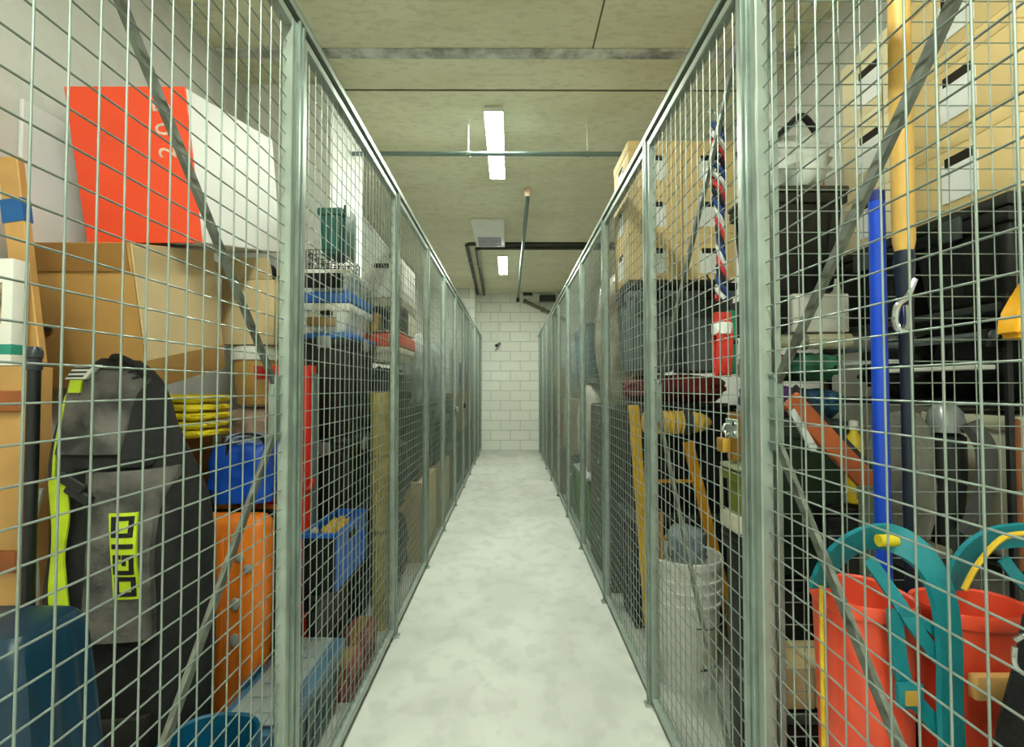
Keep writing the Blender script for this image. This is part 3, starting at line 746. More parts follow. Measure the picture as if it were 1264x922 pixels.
for k in range(4):
    b = nb(); rb(b, wx + .0002, wx + .005, -.17 + k * .1, -.16 + k * .1, .01, wh - .09, .002, 1); link('rib', b, BLUEP, t)
sack('yellow_gloves', 'yellow gloves piled inside the blue crate', 'gloves', -.815, -.71, 2.06, 2.34, .462, .70, mat('glove_yellow', (222, 178, 52), .7, 0, .25, 14, .3, 40), 6, .22, 9)
sack('white_rag', 'white rag tucked into the near end of the blue crate', 'cloth', -.82, -.77, 2.02, 2.058, .462, .71, mat('rag_white', (206, 200, 182), .8, 0, .2, 14), 7, .25, 8)
# --- black tote tower -------------------------------------------------
GT = 'black totes in the tall left tower'
for (z0, z1, lb) in ((0, .5, 'black tote at the floor of the tall tower behind the blue crate'), (.503, 1.02, 'black tote in the middle of the tower behind the red sled'), (1.023, 1.54, 'black tote with silver latch just under the blue lidded white bins')):
    tote('black_tote', lb, 'tote', -1.045, -.775, 2.425, 2.88, z0, z1, BLACKP, BLACKP if z1 < 1.5 else LIDBLUE, GT, latch=mat('latch_silver', (150, 156, 156), .35, .4))
for (z0, z1, lb) in ((1.543, 1.75, 'white bin with a blue lid and tan contents, lower of two'), (1.753, 1.86, 'shallow white bin tucked above the blue lid, holding black net')):
    t = tote('white_bin', lb, 'bin', -1.04, -.79, 2.45, 2.86, z0, z1, WHITEP, LIDBLUE if z1 < 1.8 else None, 'white bins on the black tower', ribs=False, lidh=.06)
    b = nb()
    if z1 < 1.8: rb(b, -.1, .05, -.208, -.19, .03, .075, .004); link('tan_label', b, mat('tan_label', (160, 130, 80), .6), t); b = nb(); rb(b, -.03, .03, -.207, -.19, .085, .105, .003); link('hand_hole', b, HOLE, t)
    else: rb(b, -.11, .08, -.206, -.19, .012, .085, .004); link('mesh_window', b, BLACKF, t)
for k in range(2):
    pass
t = thing('wire_basket', 'black wire basket on top of the white bins', 'basket', (-.945, 2.65, 1.862))
b = nb()
for k in range(5):
    z = .004 + k * .024; rr = .07 + .003 * k
    for s in (-1, 1): tube(b, [(-rr, s * .17, z), (rr, s * .17, z)], .0025, 5); tube(b, [(s * rr, -.17, z), (s * rr, .17, z)], .0025, 5)
for k in range(11):
    for s in (-1, 1): tube(b, [(-.08 + .016 * k, s * .172, 0), (-.08 + .016 * k, s * .172, .1)], .002, 5)
for k in range(14):
    for s in (-1, 1): tube(b, [(s * .083, -.17 + .026 * k, 0), (s * .083, -.17 + .026 * k, .1)], .002, 5)
rb(b, -.084, .084, -.175, .175, 0, .004)
link('wire_body', b, BLACKP, t)
p = at(434, 262, 2.72)
t = tote('teal_bin', 'dark teal plastic bin standing upright on the wire basket beside the white column', 'bin', -1.03, -.885, 2.6, 2.8, 1.965, 2.225, mat('teal_green', (44, 108, 96), .45, 0, .12, 5), None, ribs=True, taper=.014)
b = nb(); rb(b, .072, .085, -.09, .09, .0, .275, .004); link('side_lid', b, mat('teal_dark', (34, 74, 70), .45), t)
t = thing('polystyrene_slab', 'white slab with a slanting top standing on the white banker box', 'slab', (-.822, 2.985, 2.049))
b = nb(); vs = [(-.07, -.024, 0), (.085, -.024, 0), (.085, -.024, .06), (-.07, -.024, .26), (-.07, .024, 0), (.085, .024, 0), (.085, .024, .06), (-.07, .024, .26)]
v = [b.verts.new(q) for q in vs]
for f in ((0, 1, 2, 3), (7, 6, 5, 4), (0, 4, 5, 1), (1, 5, 6, 2), (2, 6, 7, 3), (3, 7, 4, 0)): b.faces.new([v[k] for k in f])
bmesh.ops.bevel(b, geom=list(b.edges), offset=.006, segments=2, affect='EDGES'); link('block', b, mat('foam_white', (222, 224, 218), .8, 0, .05, 20, .1, 80), t)
b = nb(); bar(b, (-.065, -.0245, .242), (.08, -.0245, .055), .002, .016, up=V((0, 1, 0))); link('edge_tape', b, GREYF, t)
sack('black_sack', 'upright black sack at the mesh just behind the yellowish roll', 'bag', -.768, -.65, 2.745, 2.88, 0, 1.015, BLACKF, 11, .1, 5)

# --- rolled mat --------------------------------------------------------
t = thing('rolled_mat', 'tall yellowish roll standing on end just before the second left post', 'roll', (-.688, 2.66, 0))
MATY = mat('mat_yellow', (186, 170, 92), .75, 0, .22, 10, .1, 40)
b = nb(); lathe(b, [(.040, 0), (.043, .02), (.05, .6), (.06, 1.15), (.066, 1.22), (.066, 1.24), (.05, 1.242), (.045, 1.2), (.01, 1.19)], 24); link('roll', b, MATY, t)
for z in (.5, .9):
    b = nb(); lathe(b, [(.045 + z * .0125, z), (.049 + z * .0125, z + .002), (.049 + z * .0125, z + .016), (.045 + z * .0125, z + .018)], 24); link('band', b, mat('mat_band', (150, 138, 70), .6), t)
# --- small red cartons by the mesh ------------------------------------
carton('red_carton', 'small rust red and white carton on the floor at the end of the blue tote', 'box', -.755, -.635, 2.03, 2.2, 0, .14, mat('rust_red', (156, 84, 70), .6, 0, .3, 20), 'small red cartons', tape=True)
carton('red_carton', 'small rust red carton on the floor just before the yellowish roll', 'box', -.75, -.64, 2.25, 2.42, 0, .17, MATS['rust_red'], 'small red cartons', tape=True)

# --- second left locker ------------------------------------------------
Y0 = 2.95
sack('black_sack', 'big black bag on the floor between the second and third left posts', 'bag', -1.08, -.65, Y0, 3.43, 0, .5, mat('black_bag', (30, 32, 28), .5, 0, .3, 8, .4, 20), 21, .16, 6, 'stacked dark bags', .03)
sack('black_sack', 'dark bag with a pale strap, middle of the stack past the second left post', 'bag', -1.08, -.64, Y0, 3.43, .505, .98, mat('dark_bag', (52, 52, 46), .6, 0, .3, 8, .4, 20), 22, .16, 6, 'stacked dark bags', .03)
sack('black_sack', 'folded grey black cloth bag under the white bin with the orange lid', 'bag', -1.08, -.64, Y0, 3.43, .985, 1.415, mat('dark_bag2', (46, 46, 42), .6, 0, .35, 8, .4, 20), 23, .14, 6, 'stacked dark bags', .05)
tote('white_bin', 'shallow white bin with an orange red lid past the second left post', 'bin', -.9, -.655, Y0, 3.4, 1.42, 1.60, CREAMP, mat('orange_lid', (226, 78, 36), .45, 0, .08, 5), lidh=.085, ribs=False)
t = thing('open_bin', 'white open fronted bin of odds and ends under the banker box', 'bin', (-.775, 3.18, 1.603))
for (nm, a) in (('back_wall', (-.12, .12, .214, .22, 0, .15)), ('side_wall', (-.12, -.114, -.22, .213, 0, .15)), ('side_wall', (.114, .12, -.0, .213, 0, .15)), ('floor_panel', (-.1135, .1135, -.22, .213, 0, .006)), ('top_panel', (-.125, .125, -.225, .225, .151, .2))):
    b = nb(); rb(b, *a, .002, 1); link(nm, b, CREAMP if nm != 'top_panel' else mat('tray_grey', (170, 164, 142), .6), t)
carton('yellow_carton', 'small yellow packet inside the white open fronted bin', 'packet', -.88, -.80, 2.98, 3.1, 1.612, 1.72, mat('packet_yellow', (212, 168, 70), .6))
sack('green_rag', 'dark green crumpled cloth inside the white open fronted bin', 'cloth', -.78, -.68, 2.98, 3.15, 1.612, 1.71, mat('rag_green', (70, 84, 62), .8, 0, .4, 14), 31, .2, 7)
t = carton('banker_box', 'white banker box with a black hand hole and lifted grey lid, high on the left', 'box', -.89, -.65, Y0, 3.39, 1.806, 2.045, WHITEC, None, hole='-y', tape=False)
b = nb(); bar(b, (.112, .04, .246), (-.10, .04, .34), .33, .008, up=V((0, 0, 1))); link('lid', b, mat('lid_greytan', (150, 140, 122), .7), t)
b = nb(); rb(b, .1165, .1195, -.15, .15, .05, .16); link('paper_label', b, PAPER, t)
b = nb(); rb(b, -.09, .06, -.12, .19, .235, .262, .004); link('paper_stack', b, mat('dark_paper', (96, 92, 80), .8, 0, .4, 30), t)

# --- further left lockers, small in view --------------------------------
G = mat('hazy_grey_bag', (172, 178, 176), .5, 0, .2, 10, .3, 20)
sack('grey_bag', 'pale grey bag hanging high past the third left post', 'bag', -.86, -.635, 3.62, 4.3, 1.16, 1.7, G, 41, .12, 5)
tote('grey_tote', 'grey tote under the pale grey bag past the third left post', 'tote', -1.0, -.64, 3.62, 4.35, .58, 1.155, mat('tote_slate', (92, 98, 90), .5, 0, .2, 6), DGREYP)
carton('cardboard_box', 'tan cardboard box low down past the third left post', 'box', -.95, -.635, 3.62, 4.3, .0, .575, CARDL, None)
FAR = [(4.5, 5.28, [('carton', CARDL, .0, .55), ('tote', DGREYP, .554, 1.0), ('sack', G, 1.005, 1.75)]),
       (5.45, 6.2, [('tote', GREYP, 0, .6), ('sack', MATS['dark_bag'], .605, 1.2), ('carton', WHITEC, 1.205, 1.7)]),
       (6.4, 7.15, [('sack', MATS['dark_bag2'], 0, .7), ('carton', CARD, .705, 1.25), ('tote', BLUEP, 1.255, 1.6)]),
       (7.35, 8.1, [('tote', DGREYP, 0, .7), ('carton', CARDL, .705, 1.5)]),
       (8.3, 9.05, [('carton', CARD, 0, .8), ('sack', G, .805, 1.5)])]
LV = {0: 'at the floor', 1: 'in the middle', 2: 'on top'}
def far(side, rows, base):
    for i, (ya, yb, items) in enumerate(rows):
        x0, x1 = (-1.05, -.64) if side == 'left' else (.61, 1.05)
        for k, (kind, m, z0, z1) in enumerate(items):
            lv = LV[k] if k < len(items) - 1 else 'on top'
            col = m.name.replace('_', ' ')
            w = f'of the pile behind the {ORD[base + i]} {side} mesh front'
            if kind == 'carton': carton('cardboard_box', f'box {lv} {w}', 'box', x0, x1, ya, yb, z0, z1, m, tape=True)
            elif kind == 'tote': tote('storage_tote', f'plastic tote {lv} {w}', 'tote', x0, x1, ya, yb, z0, z1, m, m)
            else: sack('stuffed_bag', f'stuffed bag {lv} {w}', 'bag', x0, x1, ya, yb, z0, z1, m, 50 + i * 3 + k, .14, 5, n=(28, 16))
far('left', FAR, 4)

# ================================================================== RIGHT LOCKERS
# --- third right locker: banker boxes over grey totes --------------------
GB = 'tan banker boxes high on the right'
for c_, (x0, x1) in enumerate(((.62, .905), (.91, 1.195))):
    for k in range(3):
        z0 = 1.835 + k * .247
        lb = f"tan banker box, {['bottom', 'middle', 'top'][k]} of the {['stack next to the mesh', 'stack further from the mesh'][c_]} above the grey totes"
        carton('banker_box', lb, 'box', x0, x1, 2.585, 2.945, z0, z0 + .2455, BANK, GB, hole='-y -x' if c_ == 0 else '-y', tag=True, lid=.055)
for k in range(2):
    x0, x1 = ((.62, .902), (.915, 1.195))[k]
    t = tote('grey_tote', ['grey tote with a black lid under the tan banker boxes, nearer the mesh', 'grey tote with a black lid under the tan banker boxes, further from the mesh'][k], 'tote', x0, x1, 2.585, 2.945, 1.35, 1.83, GREYP, BLACKP, 'grey totes with black lids', latch=BLACKP, lidh=.05)
    b = nb(); rb(b, -.1, .1, -.179, -.165, .29, .40, .006); link('front_recess', b, DGREYP, t)
sack('red_clothes', 'dark red folded clothes under the grey totes behind the yellow ladder', 'clothes', .62, 1.195, 2.60, 2.94, 1.19, 1.345, mat('dark_red_cloth', (124, 34, 30), .8, 0, .35, 10, .3, 30), 61, .14, 8, fold=.03)
tote('black_tote', 'black tote behind the yellow ladder, upper of two', 'tote', .62, 1.195, 2.60, 2.94, .603, 1.185, BLACKP, BLACKP, 'black totes behind the ladder')
tote('black_tote', 'black tote at the floor behind the yellow ladder', 'tote', .62, 1.195, 2.60, 2.94, 0, .6, BLACKP, DGREYP, 'black totes behind the ladder')
# --- yellow ladder --------------------------------------------------------
yl = 2.5
A0 = at(782, 500, yl); B0 = at(849, 545, yl); A1 = V((.70, yl, 0.0)); B1 = V((1.115, yl - .02, 0.0))
t = thing('step_ladder', 'yellow ladder with spread rails leaning behind the white pails', 'ladder', (.85, yl, 0))
YEO = mat('yellow_orange_paint', (230, 160, 30), .4, 0, .1, 8)
b = nb(); bar(b, A1 + V((0, 0, .003)), A0, .03, .05, up=V((1, 0, 0)), bev=.004); wpart(t, 'rail', b, YEL)
b = nb(); bar(b, B1 + V((0, 0, .003)), B0, .03, .05, up=V((1, 0, 0)), bev=.004); wpart(t, 'rail', b, YEO)
for z in (.24, .52, .80):
    fa = A0.lerp(A1, 1 - z / A0.z); fb = B0.lerp(B1, 1 - z / B0.z)
    b = nb(); bar(b, fa + V((.017, 0, 0)), fb - V((.017, 0, 0)), .032, .014, up=V((0, 0, 1)), bev=.003); wpart(t, 'rung', b, YEO)
# ribbed yellow drum across the top
pc = at(829, 522, yl)
pc.x = .838
t = thing('ribbed_roller', 'ribbed yellow roller resting across the top of the yellow ladder', 'roller', (pc.x, yl - .0, pc.z - .065))
b = nb(); prof = [(.02, -.17)]
for k in range(9):
    z = -.165 + k * .03; r = .052 if k < 7 else .047
    prof += [(r, z), (r + .007, z + .008), (r + .007, z + .02), (r, z + .028)]
prof += [(.05, .115), (.035, .15), (.012, .172)]
lathe(b, prof, 24); b.transform(Matrix.Translation((0, 0, .068)) @ Matrix.Rotation(PI / 2, 4, 'Y')); link('body', b, mat('roller_yellow', (234, 186, 70), .5, 0, .1, 9), t)
b = nb(); lathe(b, [(.060, -.012), (.063, -.01), (.063, .03), (.060, .032)], 24); b.transform(Matrix.Translation((0.035, 0, .068)) @ Matrix.Rotation(PI / 2, 4, 'Y')); link('dark_band', b, DGREYP, t)
# --- pails -----------------------------------------------------------------
pp = at(845, 760, 2.24)
t = thing('plastic_pail', 'white ribbed plastic pails nested together on the floor at the right mesh', 'pail', (.772, 2.23, 0))
b = nb(); lathe(b, [(.133, 0), (.138, .008), (.150, .34), (.158, .342), (.158, .352), (.151, .354), (.152, .395), (.16, .397), (.16, .407), (.153, .409), (.154, .44), (.162, .442), (.162, .452), (.155, .454), (.157, .50), (.166, .502), (.166, .53), (.160, .536), (.15, .53), (.148, .46), (.02, .45)], 44); link('body', b, mat('pail_white', (238, 237, 228), .45, 0, .08, 5), t)
pr = lambda x, z: -(.138 + .036 * z) * max(.02, 1 - (x / (.138 + .036 * z)) ** 2) ** .5
b = nb(); patch(b, pr, .02, .125, .10, .26, .0015, 10, 6, .0012); link('paper_label', b, mat('label_cream', (206, 204, 176), .6, 0, .1, 20), t)
b = nb(); patch(b, pr, .018, .127, .088, .098, .0015, 10, 1, .0014); link('label_edge', b, mat('label_green', (40, 84, 70), .6), t)
b = nb(); tube(b, smooth([(.158, -.03, .39), (.15, -.09, .33), (.12, -.135, .295), (.06, -.165, .275), (-.01, -.175, .28)], 5), .003, 6); link('bail_handle', b, CHROME, t)
sack('plastic_bag', 'crumpled blue grey plastic bag stuffed into the top of the white pails', 'bag', .70, .875, 2.14, 2.32, .46, .66, mat('plastic_grey', (150, 164, 172), .35, 0, .25, 10, .4, 20), 66, .24, 7)
p0 = V((.665, 2.22, .455)); p1 = V((.66, 2.20, .72))
b = nb(); bar(b, p0, p1, .03, .012, up=V((0, 1, 0)), bev=.003); single('paint_stick', 'pale wooden stick standing in the white pails', 'stick', b, PINE, loc=p0)
# --- olive tote near the post ----------------------------------------------
tote('black_tote', 'tall black bin under the olive green bin beside the near right post', 'tote', .722, .80, 1.58, 1.72, 0, .80, BLACKP, BLACKP, taper=.004, ribs=False)
t = tote('olive_bin', 'olive green bin with a pale rim behind the near right post', 'bin', .722, .80, 1.58, 1.72, .803, 1.025, OLIVE, mat('pale_rim', (186, 190, 160), .5), ribs=False, lidh=.025, taper=.008)
b = nb(); rb(b, -.0392, .0392, -.0702, .0702, .0, .05, .004); link('white_base', b, CREAMP, t)
b = nb(); rb(b, -.0394, -.030, .058, .0705, .05, .196, .003); link('corner_post', b, MATS['pale_rim'], t)
# yellow-brown timber offcut
b = nb(); rb(b, -.03, .03, -.02, .02, 0, .16, .003); single('timber_offcut', 'upright mustard brown timber block on the olive green bin', 'timber', b, mat('timber_mustard', (170, 120, 40), .6, 0, .2, 8), loc=(.762, 1.66, 1.027), local=True)
# --- hanging ropes ------------------------------------------------------------
t = thing('hanging_rope', 'red white and blue braided rope hanging inside the right mesh near the post', 'rope', (.612, 1.46, 2.06))
za, zb = 2.06, 1.53
for k, cc in enumerate(((198, 46, 50), (216, 216, 214), (36, 62, 130), (30, 30, 40))):
    pts = []
    for i in range(60):
        f = i / 59; a = f * 2 * PI * 4.5 + k * PI / 2; r = .012 + .006 * math.sin(f * 7)
        pts.append((.616 + .012 * f + r * math.cos(a), 1.46 + .0 * f + r * math.sin(a), za - (za - zb) * f))
    b = nb(); tube(b, pts, .007, 6); wpart(t, 'strand', b, mat('rope_%d' % k, cc, .8, 0, .15, 40))
b = nb(); tube(b, smooth([(.616, 1.46, 2.07), (.612, 1.46, 2.09), (.598, 1.46, 2.10), (.591, 1.46, 2.09)], 4), .004, 6); wpart(t, 'hook', b, CHROME)
t = thing('hanging_coil', 'red rope coil with a white binding hanging below the braided rope', 'rope', (.625, 1.46, 1.50))
for k in range(5):
    b = nb(); x = .606 + k * .009
    tube(b, smooth([(x, 1.45, 1.49), (x + .002, 1.44, 1.42), (x - .001, 1.442, 1.33), (x + .002, 1.455, 1.305), (x + .001, 1.47, 1.33), (x, 1.475, 1.42), (x, 1.462, 1.49)], 4), .0055, 6, closed=False); wpart(t, 'loop', b, mat('red_rope', (220, 58, 44), .7, 0, .15, 40))
b = nb(); lathe(b, [(.026, 0), (.03, .003), (.03, .032), (.026, .035)], 16, 1, .9, c=(.625, 1.457, 1.425)); wpart(t, 'binding', b, PAPER)
t = thing('hanging_torch', 'green cylinder hanging next to the red rope coil behind the near right post', 'torch', (.668, 1.46, 1.5))
b = nb(); lathe(b, [(.014, 1.31), (.02, 1.315), (.02, 1.47), (.016, 1.485), (.016, 1.5), (.008, 1.505)], 16, c=(.672, 1.51, 0)); wpart(t, 'body', b, mat('torch_green', (16, 140, 104), .4))
b = nb(); lathe(b, [(.0205, 1.40), (.022, 1.402), (.022, 1.41), (.0205, 1.412)], 16, c=(.672, 1.51, 0)); wpart(t, 'ring', b, BLACKP)
b = nb(); tube(b, smooth([(.672, 1.51, 1.505), (.66, 1.515, 1.54), (.63, 1.52, 1.57), (.605, 1.52, 1.62)], 4), .003, 6); wpart(t, 'cord', b, BLACKF)

# --- second right locker behind the divider ---------------------------------
RK = thing('shelf_rack', 'black metal shelving unit against the right wall behind the divider', 'shelf', (1.43, 1.55, 0))
for (x, y) in ((1.215, 1.205), (1.64, 1.205), (1.215, 1.885), (1.64, 1.885)):
    b = nb(); rb(b, x - .007, x + .007, y - .007, y + .007, 0, 1.50, .002, 1); wpart(RK, 'upright', b, BLACKP)
for z in (.25, .82, 1.235, 1.485):
    b = nb(); rb(b, 1.228, 1.628, 1.192, 1.898, z - .02, z, .003, 1); wpart(RK, 'shelf_board', b, BLACKP if z < 1.3 else DGREYP)
GT2 = 'black totes under the banker boxes at the divider'
for k, (y0, y1) in enumerate(((1.21, 1.535), (1.555, 1.895))):
    t = tote('black_tote', ['black tote on the rack top, nearer the mesh divider', 'black tote on the rack top, second from the mesh divider'][k], 'tote', 1.23, 1.645, y0, y1, 1.487, 1.765, BLACKP, mat('tote_lid_black', (40, 42, 38), .4), GT2, lidh=.04, latch=DGREYP)
for c_, (y0, y1) in enumerate(((1.205, 1.545), (1.575, 1.86))):
    for k in range(3):
        z0 = 1.768 + k * .237
        lb = f"{['tan', 'cream'][c_]} banker box, {['bottom', 'middle', 'top'][k]} of the {['stack closest to the divider', 'paler stack beyond the yellow handle'][c_]}"
        carton('banker_box', lb, 'box', 1.262, 1.64, y0, y1, z0, z0 + .2355, BANK if c_ == 0 else BANKC, 'banker boxes on the right rack', hole='-x -y', tag=True, lid=.05)
t = thing('brown_board', 'narrow brown board standing at the edge of the cream banker boxes', 'board', (1.24, 1.90, 1.0))
b = nb(); rb(b, -.014, .014, -.006, .006, 0, .9, .002, 1); link('board', b, PINE, t); t.location = (1.213, 1.915, 1.25)
t.location.z = 0; t.children[0].scale = (1, 1, 2.4)
# dark stack S
SX0, SX1, SY0, SY1 = .87, 1.195, 1.72, 1.97
tote('storage_bin', 'large dark bin at the floor behind the diagonal plank', 'bin', SX0, SX1, SY0, SY1, 0, .6, mat('bin_dark', (44, 46, 40), .5, 0, .2, 6), BLACKP)
tote('green_crate', 'dark green bin under the heap of coloured clothes', 'bin', SX0, SX1, SY0, SY1, .603, 1.16, mat('crate_green', (46, 62, 48), .5, 0, .2, 6), DGREYP)
for k, (x0, x1, z0, z1, cc, nm) in enumerate(((.87, 1.03, 1.163, 1.29, (96, 64, 120), 'purple'), (1.035, 1.195, 1.163, 1.27, (44, 88, 120), 'dark blue'), (.87, 1.0, 1.293, 1.40, (182, 122, 132), 'pink'), (1.005, 1.195, 1.293, 1.40, (60, 120, 92), 'green'))):
    sack('folded_cloth', f'{nm} folded cloth in the coloured heap behind the divider', 'cloth', x0, x1, SY0, SY1, z0, z1, mat(nm + '_cloth', cc, .85, 0, .3, 14, .3, 40), 70 + k, .18, 8, 'coloured cloth heap', .03)
t = thing('cream_roll', 'cream rolled blind lying across the coloured cloth heap', 'roll', (1.03, 1.8, 1.402))
b = nb(); tube(b, [(.865, 1.78, 1.432), (1.195, 1.74, 1.432)], .028, 16); wpart(t, 'roll', b, mat('roll_cream', (196, 190, 160), .7, 0, .15, 9))
b = nb(); tube(b, [(1.03, 1.76, 1.432), (1.05, 1.7575, 1.432)], .031, 16); wpart(t, 'tie', b, GREYF)
carton('white_carton', 'flat white carton lying on the cream roll under the black tote', 'box', .99, 1.195, 1.73, 1.96, 1.465, 1.60, WHITEC, tape=False)
carton('black_carton', 'small black box beside the flat white carton', 'box', SX0, .985, 1.73, 1.96, 1.465, 1.60, BLACKF, tape=False)
tote('black_tote', 'deep black tote under the clear plastic bag near the right post', 'tote', SX0, SX1, SY0, SY1, 1.605, 1.99, BLACKP, mat('lid_mud', (70, 66, 48), .6, 0, .4, 12), lidh=.03)
t = sack('clear_sack', 'knotted clear plastic sack with a black handle on the deep black tote', 'bag', SX0, SX1, SY0, SY1, 1.993, 2.2, CLEARB, 81, .22, 6)
b = nb(); tube(b, smooth([(-.12, -.10, .13), (-.06, -.135, .19), (.0, -.12, .235), (.06, -.1, .19)], 5), .012, 8); link('handle', b, BLACKF, t)
t = thing('spray_can', 'small can with a green cap standing by the clear sack', 'can', (.835, 1.62, 0))
b = nb(); lathe(b, [(.02, 0), (.022, .004), (.022, 1.90), (.014, 1.92)], 14); link('tube', b, mat('can_tan', (150, 130, 96), .5, 0, .3, 20), t)
b = nb(); lathe(b, [(.016, 1.9205), (.03, 1.925), (.03, 1.985), (.02, 2.0)], 14); link('cap', b, mat('cap_green', (36, 130, 96), .5), t)
t['label'] = 'tall tan tube with a green cap standing in front of the deep black tote'; t['category'] = 'tube'; t.name = 'capped_tube'
# rack contents
sack('black_duffel', 'black duffel bag on the rack under the black totes', 'bag', 1.24, 1.62, 1.22, 1.53, 1.237, 1.46, BLACKF, 83, .15, 6, fold=.03)
t = thing('grey_tube', 'grey metal tube lying along the front of the rack', 'tube', (1.19, 1.55, 1.40))
b = nb(); tube(b, [(1.19, 1.21, 1.40), (1.19, 1.89, 1.40)], .011, 10); wpart(t, 'tube', b, GREYP)
for y in (1.23, 1.87):
    b = nb(); rb(b, 1.176, 1.204, y - .012, y + .012, 1.37, 1.415, .003); wpart(t, 'clip', b, BLACKP)
for k, z in enumerate((1.315, 1.345)):
    b = nb(); rb(b, -.02, .02, -.16, .16, 0, .012, .002, 1); o = single('white_batten', ['thin white batten on the rack, lower', 'thin white batten on the rack, upper and further in'][k], 'batten', b, WHITEP, 'white battens', (1.20, 1.40 + k * .3, z), local=True)
sack('dark_bundle', 'dark patterned bundle on the rack beyond the duffel', 'bag', 1.24, 1.6, 1.56, 1.86, 1.237, 1.45, mat('dark_pattern', (58, 58, 54), .8, 0, .5, 20), 84, .2, 7)
# white bin, grey canvas and vacuum at shelf height below
t = tote('cream_bin', 'cream plastic bin with a wood edge on the lower rack shelf by the divider', 'bin', 1.24, 1.62, 1.21, 1.5, .822, 1.20, CREAMP, None, ribs=False)
b = nb(); rb(b, -.196, -.178, -.147, -.125, .0, .37, .003, 1); link('wood_edge', b, PINED, t)
b = nb(); rb(b, -.19, .15, -.148, -.137, .19, .205, .003, 1); link('black_bar', b, BLACKP, t)
b = nb(); bar(b, (-.12, -.146, .19), (-.05, -.146, .02), .014, .01, up=V((0, 1, 0))); link('strut', b, GREYP, t)
b = nb(); rb(b, -.19, .19, -.146, .145, .345, .378, .008); link('rim', b, CREAMP, t)
tv = thing('vacuum_cleaner', 'upright grey and black vacuum cleaner standing below the rack shelf', 'vacuum', (1.15, 1.31, 0))
b = nb(); lathe(b, [(.042, 0), (.046, .01), (.046, .05), (.04, .09), (.032, .3), (.034, .7), (.038, .95), (.047, 1.05), (.046, 1.14), (.03, 1.15)], 24, 1, .8, c=(1.15, 1.31, 0)); wpart(tv, 'body', b, mat('vac_black', (30, 32, 32), .45, 0, .2, 6))
b = nb(); lathe(b, [(.046, 1.152), (.047, 1.17), (.04, 1.205), (.025, 1.225), (.003, 1.228)], 24, 1, .8, c=(1.15, 1.31, 0)); wpart(tv, 'dome', b, mat('vac_grey', (150, 154, 156), .25, .4))
b = nb(); band(b, smooth([(1.172, 1.265, 1.18), (1.192, 1.245, 1.12), (1.19, 1.245, 1.04), (1.175, 1.25, .96), (1.155, 1.265, .9)], 6), [.045] * 25, .02, V((1, .2, 0))); wpart(tv, 'handle', b, mat('vac_mid', (86, 88, 86), .5))
sack('canvas_sack', 'grey canvas sack slumped left of the vacuum cleaner', 'bag', .995, 1.085, 1.23, 1.42, .885, 1.215, GREYF, 86, .14, 4)
tote('black_tote', 'black tote on the floor under the grey canvas sack', 'tote', .99, 1.095, 1.23, 1.43, 0, .88, BLACKP, mat('lid_taupe', (120, 112, 96), .6), taper=.006)
b = nb(); lump(b, .13, .18, .2, 88, .2, 6); single('white_rag', 'white cloth hanging below the vacuum handle on the rack', 'cloth', b, mat('rag_cream', (214, 208, 190), .8, 0, .1, 12, .3, 30), loc=(1.305, 1.6, .823), local=True)
# orange plank, saw, bottle
p0, p1 = at(974, 492, 1.20), at(1082, 607, 1.215)
t = thing('rusty_plank', 'rust orange plank slanting down behind the divider beside the blue pole', 'plank', p1)
b = nb(); bar(b, p1, p0, .05, .014, up=V((0, 1, 0)), bev=.003); wpart(t, 'plank', b, mat('rust_orange', (186, 92, 40), .6, 0, .3, 9))
b = nb(); bar(b, p1 + V((.02, .012, .03)), p0 + V((.02, .012, .03)), .012, .006, up=V((0, 1, 0))); wpart(t, 'dark_edge', b, BLACKP)
p0, p1 = at(976, 505, 1.19), at(1006, 556, 1.19)
b = nb(); bar(b, p1, p0, .02, .006, up=V((0, 1, 0)), bev=.002); wpart(t, 'steel_blade', b, CHROME)
pb = at(1053, 555, 1.66)
t = thing('spray_bottle', 'yellow bottle with a white cap on the black tote left of the blue pole', 'bottle', (pb.x, 1.655, 0))
zt = at(1053, 520, 1.66).z
b = nb(); lathe(b, [(.024, .885), (.028, .89), (.028, zt - .06), (.012, zt - .035), (.011, zt - .02)], 16); link('body', b, mat('bottle_yellow', (222, 190, 30), .4), t)
b = nb(); lathe(b, [(.014, zt - .0195), (.014, zt), (.008, zt + .004)], 12); link('cap', b, WHITEP, t)
tote('black_crate', 'black crate under the yellow bottle', 'crate', 1.025, 1.195, 1.61, 1.70, 0, .883, BLACKP, BLACKP, taper=.004, ribs=False)
pg = at(1063, 600, 1.22)
b = nb(); tube(b, [(pg.x, 1.2, 0), (pg.x, 1.2, pg.z)], .018, 12); tube(b, [(pg.x, 1.2, pg.z - .03), (pg.x, 1.2, pg.z + .004)], .021, 12)
single('grey_pipe', 'grey green pipe standing upright left of the blue pole', 'pipe', b, mat('pipe_greygreen', (96, 108, 90), .5), loc=(pg.x, 1.2, 0))
# wood blocks
tote('black_crate', 'black crate at the divider under the two pale timber blocks', 'crate', .625, .82, 1.19, 1.40, 0, .50, BLACKP, DGREYP, taper=.006)
for k in range(2):
    b = nb(); rb(b, -.047, .047, -.07, .07, 0, .095, .004); rb(b, -.04, .04, -.0702, .0702, .02, .04)
    single('timber_block', ['pale timber block on the black crate, against the fence', 'pale timber block on the black crate, second from the fence'][k], 'timber', b, mat('pale_timber', (206, 186, 138), .65, 0, .15, 9), 'pale timber blocks', (.68 + k * .098, 1.27, .502), local=True)

